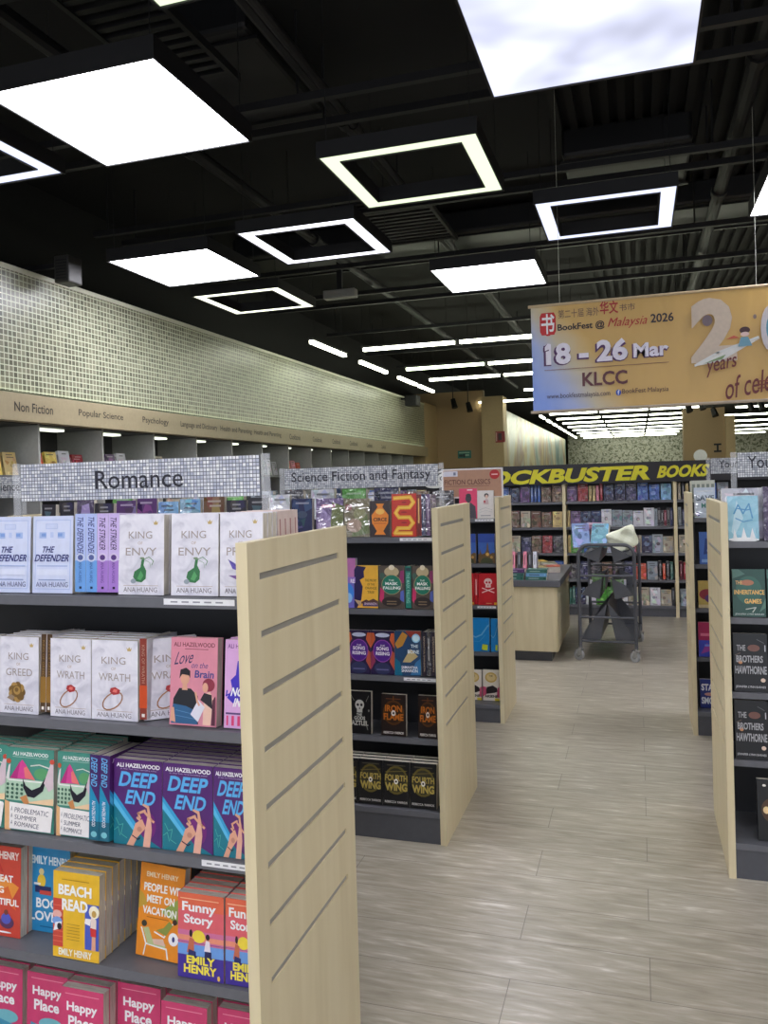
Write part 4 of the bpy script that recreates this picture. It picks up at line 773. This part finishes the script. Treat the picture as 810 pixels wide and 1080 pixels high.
# books glimpsed over the romance row, on the top fantasy shelf further left
GL = [('black',-3.36,.10),('black',-3.23,.10),('plum',-3.10,.12),('black',-2.97,.13),('purple',-2.82,.13),('purple',-2.68,.13),('sky blue',-2.54,.13),('sky blue',-2.40,.13),('brown',-2.25,.13),('black',-2.11,.12),('black',-1.98,.12),('silver-white',-1.85,.12),('navy',-1.72,.12)]
for i, (c, x, w_) in enumerate(GL):
    key = 'plum' if c == 'plum' else ('gen_' if c in ('sky blue','silver-white') else 'plain_')+c+'_%d' % (i % 2)
    book(key, w_, .208+.012*(i % 3), .03, x, YS, SLV[0], '%s book glimpsed over the romance row, %s from the left' % (c, ORD[i]), 4, group='books behind the romance sign')
for i, c in enumerate(['green','silver-white','taupe','silver-white','green','grey','black','silver-white','green','navy']):
    book('gen_%s_%d' % (c, i % 2), .15, .25, .04, -3.2+.2*i, 4.46, SLV[0], '%s book on the far side of the fantasy shelves, %s along' % (c, ORD[i]), 4, group='books on the far side of the fantasy case')
for i, c in enumerate(['grey','navy','navy','silver-white','purple','brown','black']):
    book('gen_%s_%d' % (c, i % 2), .17, .215, .035, -2.62+.2*i, 5.975, TLV[0], '%s wrapped book on the classics top shelf, %s along' % (c, ORD[i]), 4, group='books on the classics top shelf')
# ---- classics shelves: measured on y = 5.9
k3 = (5.86+.105)/5.9; Y3 = 5.86+.105
def row3(key, xl, w, h, zi, label, t=.03, lean=4, n=1, nm=''): stack(key, xl*k3, w*k3, h*k3, t, Y3, TLV[zi], n, label, nm, lean, 'front', 'books on the classics shelves')
row3('silhouette', -1.278, .136, .224, 0, 'pink book with a dark silhouette beside the white one'); row3('cream', -1.14, .122, .206, 0, 'white book with a small sketched figure')
row3('castle', -1.285, .124, .218, 1, 'left blue book with castle photograph'); row3('castle', -1.143, .124, .218, 1, 'right blue book with castle photograph')
row3('pirate', -1.31, .126, .234, 2, 'left red book with skull and crossbones'); book('pirate', .12, .236, .03, -1.166*k3, Y3, TLV[2], 'red spine between the skull and crossbones books', 3, 'spine', 'books on the classics shelves')
row3('pirate', -1.149, .138, .234, 2, 'right red book with skull and crossbones')
row3('sea', -1.225, .147, .246, 3, 'left blue book with pale wave'); row3('sea', -1.066, .052, .243, 3, 'narrow blue book with pale wave beside the panel')
row3('bull', -1.27, .124, .22, 4, 'left cream book with a black bull'); row3('bull', -1.136, .122, .224, 4, 'right cream book with a black bull')
# ---- right-hand shelves
k4 = (3.826+.105)/3.84; Y4 = 3.826+.105
def row4(key, xl, w, h, zi, label, t=.03, lean=4, n=1, nm=''): stack(key, xl*k4+.004, w*k4, h*k4, t, Y4, ALV[zi], n, label, nm, lean, 'front', 'books on the near right shelves')
row4('aqua', .374, .124, .197, 0, 'icy blue wrapped book at the near right shelf top', t=.035, lean=5); row4('plum', .518, .13, .236, 0, 'dark plum wrapped book at the right picture edge', t=.035)
book('gen_silver-white_0', .2, .235, .04, .47, Y4+.09, ALV[0], 'crinkled clear-wrapped book behind the icy blue one', 4, group='books on the near right shelves')
row4('inherit', .385, .133, .208, 1, 'dark green book with golden lettering on the right shelf'); row4('inherit', .525, .133, .208, 1, 'dark green book cut by the right picture edge')
row4('brothers', .383, .138, .253, 2, 'upper black book with silver lettering on the right shelf'); row4('brothers', .53, .138, .253, 2, 'upper black book cut by the right picture edge')
row4('brothers', .382, .135, .256, 3, 'lower black book with silver lettering on the right shelf'); row4('brothers', .524, .135, .256, 3, 'lower black book cut by the right picture edge')
book('gambit', .15, .266, .03, .549, 3.87, ALV[4], 'black book with glowing lamp on the lowest right shelf', 6, group='books on the near right shelves')
k5 = (5.87+.105)/5.9; Y5 = 5.87+.105
def row5(key, xl, w, h, zi, label, t=.03, lean=4, n=1, nm=''): stack(key, xl*k5+.006, w*k5, h*k5, t, Y5, BLV[zi], n, label, nm, lean, 'front', 'books on the second right shelves')
row5('save', .362, .134, .207, 0, 'pale blue wrapped book between the two right end panels', t=.035)
for i in range(5): book('savestack', .16, .255, .03, .375+.031*i, Y5+.06, BLV[0], 'pale green spine behind the pale blue book, %s from left' % ORD[i], 2, 'spine', 'pale spines on the second right shelves')
row5('cobalt', .388, .13, .22, 1, 'blue book with white streak between the right panels'); row5('amber', .374, .135, .185, 2, 'amber book with red artwork between the right panels')
for i, (k, zz) in enumerate([('indigo', 0), ('ruby', .036)]):
    pass
row5('ruby', .368, .13, .235, 3, 'crimson and violet book between the right panels', n=1); row5('indigo', .366, .13, .12, 3, 'short indigo book in front of the crimson one') if False else None
row5('stars', .37, .135, .195, 4, 'navy book with large white lettering between the right panels')

# ------------------------------------------------------------------ mosaic section signs on clear holders
SIGNM = mosaic_mat('silver_mosaic_print', 'y', .0108, (254,254,252), (186,190,206), (96,98,108), .0011, .3, .1, .1)
SIGNF = mosaic_mat('fine_silver_mosaic_print', 'y', .0108, (246,248,248), (168,172,182), (98,100,108), .0011, .3, .1, .1)
def sign(text, x0, x1, y, z0, z1, u0, u1, label, m, base=1.6, v0=.24, v1=.8):
    o = put('section_sign', None, label=label, cat='sign', group='mosaic section signs', loc=(x0, y, z0))
    W = x1-x0; Hh = z1-z0
    b = MB().box(0, W, 0, .006, 0, Hh, m)
    if text: draw(b, [T(text, u0, v0, u1, v1, (34,34,46), .004)], lambda a, c, n: (a, -.0008, c), W, Hh)
    obj('sign_board', b, o)
    obj('holder', MB().box(-.03, -.004, -.001, .007, base-z0, Hh+.004, ACRYL), o); obj('holder', MB().box(W+.004, W+.03, -.001, .007, base-z0, Hh+.004, ACRYL), o)
    return o
kr = 2.1/2.05
sign('Romance', -1.835*kr, -1.012*kr, 2.1, 1.8-.0285*kr, 1.8+.0868*kr, .335, .70, 'silver mosaic sign reading Romance above the near left shelves', SIGNM, v0=.28, v1=.76)
sign('Science Fiction and Fantasy', -1.92, -1.02, 4.2, 1.772, 1.892, .05, .955, 'silver mosaic sign reading Science Fiction and Fantasy', SIGNF, v0=.22, v1=.80)
sign('Computer Science', -4.55, -3.755, 4.2, 1.768, 1.902, .3, .98, 'silver mosaic sign cut by the left picture edge', SIGNF, base=0.9, v0=.2, v1=.75)
sign('Young', .46, 1.36, 4.2, 1.774, 1.892, .05, .235, 'silver mosaic sign cut by the right picture edge', SIGNF, v0=.2, v1=.85)
sign('Young', .495, 1.36, 6.1, 1.792, 1.902, .062, .242, 'silver mosaic sign behind the one at the right edge', SIGNF, v0=.2, v1=.85)
sb = put('sign_stand', None, label='tall clear sign stand under the sign at left edge', cat='stand', loc=(-4.15,4.25,0))
obj('pole', MB().cyl((0,0,.02),(0,0,1.76),.02,CHARCOAL,10), sb); obj('foot', MB().cyl((0,0,0),(0,0,.02),.2,CHARCOAL,20), sb)

# classics topper board on the third bookcase
o = put('display_board', None, label='brown topper board reading Fiction Classics with red badge', cat='sign', loc=(-1.43, 6.0, 1.66))
W, Hh = .47, .225
obj('frame', MB().box(0, W, 0, .012, 0, Hh, mat((226,222,220), .4)), o)
b = MB().box(.012, W-.012, -.004, 0, .012, Hh-.012, mat((182,138,112), .4))
draw(b, [Rr(.03,.74,.27,.92,(214,212,224)), Rr(.2,.78,.24,.88,(120,124,150)), T('FICTION CLASSICS',.05,.46,.80,.63,(104,62,56),.01), E(.87,.78,.08,.16,(190,40,44)), Rr(.82,.76,.92,.80,(236,180,176)), Rr(.05,.40,.78,.42,(140,96,80))], lambda a, c, n: (a, -.004-n*.0004, c), W, Hh)
obj('print', b, o)

# ------------------------------------------------------------------ back bookcase with its black and yellow sign
BY = 10.657; BX = [-3.64,-2.278,-.918,.442,1.80]; BZ = [1.474,1.142,.806,.466,.136]
BAYN = ['far left','left','middle','right']
for i in range(4):
    o = put('bookcase', None, label='%s bay of the dark back bookcase under the yellow-lettered sign' % BAYN[i], cat='bookcase', group='back bookcase bays', loc=(BX[i], BY, 0))
    L = BX[i+1]-BX[i]
    obj('post', MB().box(-.02,.02,0,.4,0,1.70,WOOD), o)
    if i == 3: obj('post', MB().box(L-.02,L+.02,0,.4,0,1.70,WOOD), o)
    obj('back_panel', MB().box(.02,L-.02,.36,.38,0,1.95,mat((34,35,40),.5)), o)
    for z in BZ: obj('shelf', MB().box(.02,L-.02,.01,.36,z-.03,z,SHELF), o)
    obj('kick_plate', MB().box(.02,L-.02,.03,.05,0,.106,KICK), o)
o = put('header_sign', None, label='long black sign with slanted yellow lettering over back bookcase', cat='sign', loc=(-2.68, BY-.03, 1.705))
b = MB().box(0, 4.5, 0, .03, 0, .255, mat((16,15,24), .35))
YEL = (222,214,40); W, Hh = 4.5, .255
def bx(px): return 2.68 + px
draw(b, [T('BLOCKBUSTER', (2.68-2.30)/W, .06, (2.68+.215)/W, .80, YEL, .045, .35, .012), T('BOOKS', (2.68+.23)/W, .20, (2.68+.86)/W, .80, YEL, .045, .3, .012),
    E(.035,.48,.026,.42,(226,226,220)), E(.035,.48,.020,.33,(30,30,36)), E(.035,.48,.015,.25,(226,226,220)), E(.035,.48,.008,.13,(30,30,36)), E(.035,.48,.004,.06,(226,226,220)), E(.012,.12,.03,.16,(226,226,220)), P([(.055,.02),(.075,.02),(.06,.3),(.05,.2)],(226,226,220)),
    P([(.075,.72),(.085,.96),(.095,.8),(.11,.98),(.12,.74)],(236,236,226))], lambda a, c, n: (a, -n*.0012, c), W, Hh)
obj('sign_board', b, o)
SEQ = {1: [['silver-white','navy:s','blue','navy','purple','blue:s','blue:s','blue:s','brown','brown'], ['black','grey','brown','brown','taupe','brown','brown','tan'], ['teal','black','taupe','navy','brown','dark red','black'], ['purple','black','teal','blue'], ['navy','teal','grey']],
       2: [['purple','dark red','tan:s','tan:s','pink:s','dark red:s','navy','navy','navy','blue','blue','sky blue'], ['tan:s','purple','navy','navy','silver-white','grey','grey','silver-white','silver-white','grey:s','black:s','black:s','maroon:s','black:s','navy:s'], ['tan:s','green','teal:s','blue','sky blue','grey','silver-white','pink','brown:s','taupe:s','navy','grey','taupe'], ['black','navy','black','brown','black','navy','orange-red','grey','black:s','orange-red:s','black:s','teal:s'], ['teal:s','teal:s','navy','silver-white','green','green','silver-white','taupe','taupe','silver-white','taupe','black:s']],
       3: [['taupe:s','black:s','tan:s','black:s','navy','blue','grey'], ['grey:s','navy:s','teal','teal','grey','black'], ['taupe','taupe','brown','grey'], ['maroon:s','dark red:s','black:s','pink','maroon','black'], ['grey','maroon:s','dark red:s','maroon:s','maroon','black']],
       0: [['blue','navy','brown','purple','grey','tan'], ['black','grey','brown','taupe','brown','navy'], [], [], []]}
rb = random.Random(11); cnt = 0
for bay, shelves in SEQ.items():
    for si, seq in enumerate(shelves):
        ws = [(.034 if c.endswith(':s') else .127) for c in seq]
        avail = 1.30; gap = min(.012, (avail-sum(ws))/max(1, len(ws))) if sum(ws) < avail else 0
        sc = min(1.0, avail/max(sum(ws), .01)); x = BX[bay]+.035
        if bay == 1 : x = BX[2]-.03-sum(ws)*sc-gap*(len(ws)-1)
        for k, (c, w_) in enumerate(zip(seq, ws)):
            w2 = w_*sc; n = c.split(':')[0]; spine = c.endswith(':s'); h = rb.uniform(.195, .235)
            if n == 'green' and si == 2: h = .24
            key = ('gen_' if rb.random() < .8 else 'plain_')+n+'_%d' % rb.randrange(2)
            lab = '%s book%s, %s from left on %s shelf of %s back bay' % (n, ' spine' if spine else ' cover', ORD[k], ['top','second','third','fourth','lowest'][si], BAYN[bay])
            if spine: book(key, .13, h, w2-.002, x+w2/2, BY+.05, BZ[si], lab, 2, 'spine', 'books in the back bookcase')
            else: book(key, w2-.003, h, .03, x+w2/2, BY+.05, BZ[si], lab, 5, 'front', 'books in the back bookcase')
            x += w2+gap

# ------------------------------------------------------------------ display counter
o = put('display_counter', None, label='pale maple display counter with dark top beside the trolley', cat='counter', loc=(-2.1, 7.92, 0))
cm = MB(); cm.box(0,1.315,0,1.42,.1,.735,WOOD); obj('cabinet', cm, o, bevel=.004)
obj('side_panel', MB().box(1.315,1.325,.02,1.40,.1,.735,WOOD), o); obj('kick_plate', MB().box(.04,1.26,.05,1.38,0,.1,KICK), o)
obj('counter_top', MB().box(-.02,1.36,-.03,1.45,.735,.80,mat((98,99,105),.35)), o, bevel=.004)
def flat_book(key, w, h, t, x, y, z, label, yaw=0, roll=0, group=None):
    cmn, pm = book_mesh(key, w, h, t)
    M = Matrix.Translation((x, y, z+t)) @ Matrix.Rotation(math.radians(yaw), 4, 'Z') @ Matrix.Rotation(math.radians(-90+roll), 4, 'X')
    b = put('paperback_book', None, label=label, cat='book', group=group, M=M); put('cover', cmn, b); put('page_block', pm, b); return b
CT = .8005; GC = 'books on the display counter'
TEAL = [('teal','left teal'), ('teal','right teal'), ('sky blue','blue-green')]
for i, (x, cs) in enumerate([(-1.31,('teal','purple','purple')), (-1.09,('teal','teal','purple')), (-.87,('teal','sky blue','teal'))]):
    for k, c in enumerate(cs):
        flat_book('plain_%s_%d' % (c, k % 2), .14, .20, .034, x+.006*k, 7.975, CT+k*.0345, '%s book lying flat, %s layer of the %s counter pile' % (c, ['bottom','middle','top'][k], ['left','middle','corner'][i]), yaw=90, group=GC)
for i, (c, x) in enumerate([('pink',-1.33), ('black',-1.27), ('pink',-1.21), ('black',-1.16), ('silver-white',-1.11)]):
    book('plain_%s_%d' % (c, i % 2), .14, .21, .035, x-.02+.1, 8.32, CT, '%s book leaning on the counter, %s from left' % (c, ORD[i]), 14, 'spine', GC)
for i, (c, x, y) in enumerate([('tan',-1.0,8.5), ('orange-red',-.87,8.55), ('taupe',-.93,8.9), ('yellow',-1.05,9.1)]):
    flat_book('plain_%s_0' % c, .16, .22, .06, x, y, CT, '%s book lying flat at the back of the display counter' % c, 8*i, group=GC)

# ------------------------------------------------------------------ book trolley
TR = Vector((-.31, 8.05, 0))
o = put('book_trolley', None, label='dark grey book trolley on castors before the back bookcase', cat='trolley', M=Matrix.Translation(TR) @ Matrix.Rotation(math.radians(-2.5), 4, 'Z'))
HW = .262; TD = 1.0
def hoop(y):
    p = [(-HW,y,.13)]; p.append((-HW,y,1.03))
    for k in range(1, 7):
        a = math.pi - k*math.pi/2/7; p.append((-HW+.1+.1*math.cos(a), y, 1.03+.1*math.sin(a)))
    p.append((-HW+.1,y,1.13)); p.append((HW-.1,y,1.13))
    for k in range(1, 7):
        a = math.pi/2 - k*math.pi/2/7; p.append((HW-.1+.1*math.cos(a), y, 1.03+.1*math.sin(a)))
    p += [(HW,y,1.03), (HW,y,.13)]
    return p
for y in (0, TD):
    obj('hoop_frame', MB().tube(hoop(y), .0175, CHARCOAL, 10), o)
    for z in (.83, .425, .19): obj('cross_bar', MB().cyl((-HW,y,z),(HW,y,z),.011,CHARCOAL,8), o)
for s in (-1, 1):
    for z in (.19,): obj('side_rail', MB().cyl((s*HW,0,z),(s*HW,TD,z),.011,CHARCOAL,8), o)
TIER = [[(-.04,1.12),(-.075,.955),(-.235,1.02)], [(-.05,.80),(-.075,.60),(-.245,.64),(-.17,.74)], [(-.005,.56),(-.075,.20),(-.252,.20),(-.16,.37)]]
for pts in TIER:
    for s in (-1, 1):
        for y in (.03, TD-.06):
            obj('shelf_end', MB().prism([(s*a, y, z) for a, z in pts], (0,.004,0), CHARCOAL), o)
        a, b = pts[1], pts[2]
        q = MB(); t = .004
        q.prism([(s*a[0],.035,a[1]), (s*b[0],.035,b[1]), (s*b[0],.035,b[1]+t), (s*a[0],.035,a[1]+t)], (0,TD-.095,0), CHARCOAL)
        obj('sloping_shelf', q, o)
        a, b = pts[0], pts[1]
        q = MB(); q.prism([(s*a[0],.035,a[1]), (s*b[0],.035,b[1]), (s*(b[0]+t),.035,b[1]), (s*(a[0]+t),.035,a[1])], (0,TD-.095,0), CHARCOAL)
        obj('shelf_back', q, o)
STEEL = mat((196,198,200),.25,.7); TYRE = mat((168,170,172),.4)
for sx, y, yaw in ((-1,0,62), (1,0,50), (-1,TD,70), (1,TD,40)):
    R0 = Matrix.Translation((sx*HW, y, 0)) @ Matrix.Rotation(math.radians(yaw), 4, 'Z')
    ob = obj('castor', MB().cyl((-.013,.018,.052),(.013,.018,.052),.052,TYRE,22), o, label='pale grey castor wheel'); ob.matrix_basis = R0
    f = MB()
    for q in (-1, 1): f.box(q*.019-.002,q*.019+.002,-.022,.03,.05,.112,STEEL)
    f.box(-.021,.021,-.03,.04,.108,.114,STEEL); f.cyl((0,0,.112),(0,0,.135),.016,STEEL,10)
    obj('fork', f, ob)
    obj('hub', MB().cyl((-.0205,.018,.052),(.0205,.018,.052),.02,STEEL,14), ob)
GT = 'things on the book trolley'
generic('cello', (120,150,206), True, 41, 'blue wrapped'); generic('cello2', (96,160,180), True, 43, 'teal wrapped'); generic('cello3', (186,150,170), True, 47, 'pinkish wrapped')
for i, (k, x, y, yaw, lean, lb) in enumerate([('cello',-.55,8.32,14,18,'blue cellophane-wrapped book at left on the trolley top'), ('cello3',-.43,8.42,-8,10,'pinkish cellophane-wrapped book behind the trolley hoop'), ('cello2',-.39,8.28,-16,22,'teal cellophane-wrapped book tilted at the trolley centre')]):
    book(k, .17, .25, .05, x, y, 1.07, lb, lean, 'front', GT, yaw)
# crumpled pale bag on top of the trolley
bm = bmesh.new(); bmesh.ops.create_icosphere(bm, subdivisions=4, radius=1.0)
rr = random.Random(3)
for v in bm.verts:
    c = v.co; k = 7.0
    nrm = (abs(c.x)**k + abs(c.y)**k + abs(c.z)**k) ** (1/k)
    c /= nrm
    wob = 1 + .05*math.sin(4*c.x+2*c.z)*math.sin(3*c.z+1) + .03*math.sin(9*c.y+6*c.x)
    v.co = Vector((c.x*.135*wob*(1+.08*c.z), c.y*.06 + .012*math.sin(5*c.x)*math.sin(4*c.z+.5), c.z*.105*wob))
bmesh.ops.transform(bm, matrix=Matrix.Rotation(math.radians(-22), 4, 'Y'), verts=bm.verts)
zmin = min(v.co.z for v in bm.verts); bmesh.ops.translate(bm, verts=bm.verts, vec=(0,0,-zmin))
me = bpy.data.meshes.new('crumpled_bag'); bm.to_mesh(me); bm.free(); me.materials.append(mat((226,230,206), .35))
put('crumpled_bag', me, label='crumpled pale cream plastic bag on the trolley top', cat='bag', group=None, loc=(-.15, 8.3, 1.035))
generic('greenbk', (110,160,96), False, 51, 'green'); 
for i, x in enumerate([-.46,-.40,-.22,-.16]):
    k = ['plain_silver-white_0','greenbk','greenbk','plain_silver-white_1'][i]
    book(k, .13, [.1,.16,.11,.1][i], .05, x, 8.35, .645, ['pale book at left on the middle trolley tier','tall green book on the middle trolley tier','low green book on the middle trolley tier','pale book at right on the middle trolley tier'][i], 3, 'spine' if i in (0, 3) else 'front', GT)

# ------------------------------------------------------------------ hanging banner
BNY = 6.3; kb = BNY/4.2
bx0 = -.504*kb; bz0 = 1.8+(2.138-1.8)*kb; bz1 = 1.8+(2.682-1.8)*kb; BW = 2.9; BH = bz1-bz0
o = put('hanging_banner', None, label='gold and blue book fair banner hanging from the ceiling', cat='banner', loc=(bx0, BNY, bz0))
b = MB().box(0, BW, 0, .003, 0, BH, banner_mat())
def PX(*p): return p
# drawn in a frame where the visible part (pixels 561..810) is mapped to unit coordinates
def u(px): return (px-561)/249.0*(1.112*kb/BW)
MAR = (112,36,40); WHT = (238,232,246); PUR = (84,40,96)
L_ = [E(u(580),.82,.020*.9,.11,(200,32,36)), P([(u(573),.72),(u(587),.72),(u(589),.755),(u(589),.895),(u(587),.93),(u(573),.93),(u(571),.895),(u(571),.755)],(200,32,36)), T('\u4e66',u(572.5),.73,u(587.5),.92,(246,240,240),.02),
      T('\u7b2c\u4e8c\u5341\u5c4a \u6d77\u5916',u(592),.865,u(637),.945,(110,84,70),.0), T('\u534e\u6587',u(638),.87,u(658),.99,(176,40,44),.02), T('\u4e66\u5e02',u(659),.885,u(676),.95,(110,84,70),.0),
      T('BookFest @',u(591),.735,u(643),.815,(40,32,40),.02), T('Malaysia',u(645),.725,u(691),.83,(186,48,44),.0,.35), T('2026',u(692),.755,u(716),.835,(44,36,48),.02),
      T('18 - 26',u(574.5),.425,u(667.5),.63,PUR,.075), T('18 - 26',u(577),.435,u(667),.64,WHT,.04), P([(u(574),.56),(u(574),.60),(u(578),.635),(u(580.5),.635),(u(580.5),.57)],PUR), P([(u(576),.57),(u(576),.605),(u(579),.637),(u(581.5),.637),(u(581.5),.585)],WHT), T('Mar',u(671.5),.44,u(710.5),.575,PUR,.07), T('Mar',u(673),.45,u(710),.58,WHT,.035),
      Rr(u(575),.385,u(710),.39,(140,90,80)), T('KLCC',u(617),.215,u(666),.345,(98,44,52),.025), T('www.bookfestmalaysia.com',u(577),.105,u(647),.165,(70,52,80),0), E(u(656),.14,.0065,.028,(52,92,200)), T('f',u(655),.12,u(657.3),.162,(244,244,250),.02), T('BookFest Malaysia',u(660),.115,u(709),.17,(80,56,60),0),
      T('2',u(733),.36,u(779),.93,(210,192,172),.05), Ln([(u(737),.34),(u(760),.44),(u(800),.55)],.006,(220,222,220)), P([(u(735),.33),(u(762),.36),(u(802),.54),(u(770),.46)],(226,226,222)), P([(u(745),.35),(u(764),.38),(u(768),.42)],(130,160,110)), E(u(750),.73,.012,.05,(120,104,110)), E(u(787),.62,.012,.03,(70,36,40)), E(u(787),.585,.010,.02,(230,200,190)), P([(u(776),.58),(u(768),.55),(u(782),.555)],(206,96,70)), P([(u(780),.48),(u(794),.48),(u(790),.56),(u(783),.56)],(110,160,180)), E(u(812),.62,.022,.2,(206,200,204)), E(u(812),.62,.010,.1,(92,150,170)), E(u(797),.73,.004,.02,(140,120,110)),
      T('years',u(746),.245,u(780),.375,MAR,.005,.25,.17), T('of celebration',u(763),.085,u(866),.28,MAR,.005,.25,.17), Rr(u(798),.16,u(812),.17,(140,60,50)), Rr(u(798),.13,u(812),.14,(140,60,50)), Rr(u(798),.1,u(812),.11,(140,60,50))]
draw(b, L_, lambda a, c, n: (a, -.0009*n, c), BW, BH)
obj('printed_sheet', b, o)
obj('top_rod', MB().cyl((-.02,.004,BH),(BW+.02,.004,BH),.012,mat((200,176,140),.5),10), o); obj('bottom_rod', MB().cyl((-.02,.004,0),(BW+.02,.004,0),.012,mat((186,170,150),.5),10), o)
for x in (.22, 1.6, 2.75): obj('hanging_cord', MB().cyl((x,.004,BH),(x,.004,TOPZ+.06-bz0),.0015,mat((200,200,190),.5),6), o)

# ------------------------------------------------------------------ things on the far walls
b = MB().box(-4.45,-4.1,20.565,20.6,2.36,2.56,mat((52,120,110),.4))
draw(b, [Rr(.1,.2,.4,.5,(30,60,60)), Rr(.5,.3,.85,.5,(150,190,170)), Rr(.1,.65,.9,.8,(150,196,176)), Rr(.42,.12,.56,.6,(30,50,60))], lambda a, c, n: (-4.45+a, 20.565-n*.001, 2.36+c), .35, .2)
obj('exit_sign', b, label='small teal sign on the beige back wall', cat='sign')
b = MB().box(-3.40,-3.16,20.26,20.302,2.72,3.0,mat((150,32,30),.4)); b.box(-3.33,-3.24,20.25,20.26,2.78,2.95,mat((60,20,20),.4)); b.box(-3.39,-3.36,20.25,20.26,2.75,2.97,mat((220,180,170),.4))
obj('fire_cabinet', b, label='small red box on the beige column left of the mural', cat='fire alarm')
o = put('round_sign', None, label='round white sign on a post above the yellow-lettered sign', cat='sign', loc=(1.16,16.5,0))
obj('disc', MB().cyl((0,0,2.13),(0,.03,2.13),.12,mat((240,240,240),.3),28), o); obj('post', MB().cyl((0,.015,0),(0,.015,2.02),.02,CHARCOAL,8), o); obj('foot', MB().cyl((0,.015,0),(0,.015,.02),.18,CHARCOAL,18), o)
b = MB().box(1.70,1.86,19.98,20.0,2.27,2.31,BLACK); b.box(1.70,1.86,19.98,20.0,2.43,2.47,BLACK); b.box(1.76,1.80,19.98,20.0,2.31,2.43,BLACK)
obj('column_bracket', b, label='black I-shaped bracket on the beige right column', cat='bracket')
for i in range(7):
    x = 1.0+.32*i; y = 17.5+.9*(i % 3)
    o = put('spotlight', None, label='black track spotlight before right column, %s from the left' % ORD[i], cat='spotlight', group='track spotlights at right', loc=(x, y, 3.15+.1*(i % 2)))
    obj('lamp_head', MB().cyl((0,0,.08),(.05,-.06,-.1),.055,BLACK,12,.07), o); obj('arm', MB().cyl((0,0,.06),(0,0,TOPZ+.06-3.15-.1*(i % 2)),.012,BLACK,6), o)

# ------------------------------------------------------------------ light and view
wd = bpy.data.worlds.new('shop_ambience'); SC.world = wd; wd.use_nodes = True
bg = wd.node_tree.nodes['Background']; bg.inputs['Color'].default_value = (0.80, 0.84, 0.92, 1); bg.inputs['Strength'].default_value = 0.55
vs = SC.view_settings; vs.view_transform = 'Standard'; vs.look = 'None'; vs.gamma = 1; vs.use_curve_mapping = False
vs.exposure = 1.62
dup = {k: v for k, v in LABELS.items() if len(v) > 1}
for k, v in dup.items(): print('SHARED LABEL', k, v)
print('BOOKS', len(BOOKS))
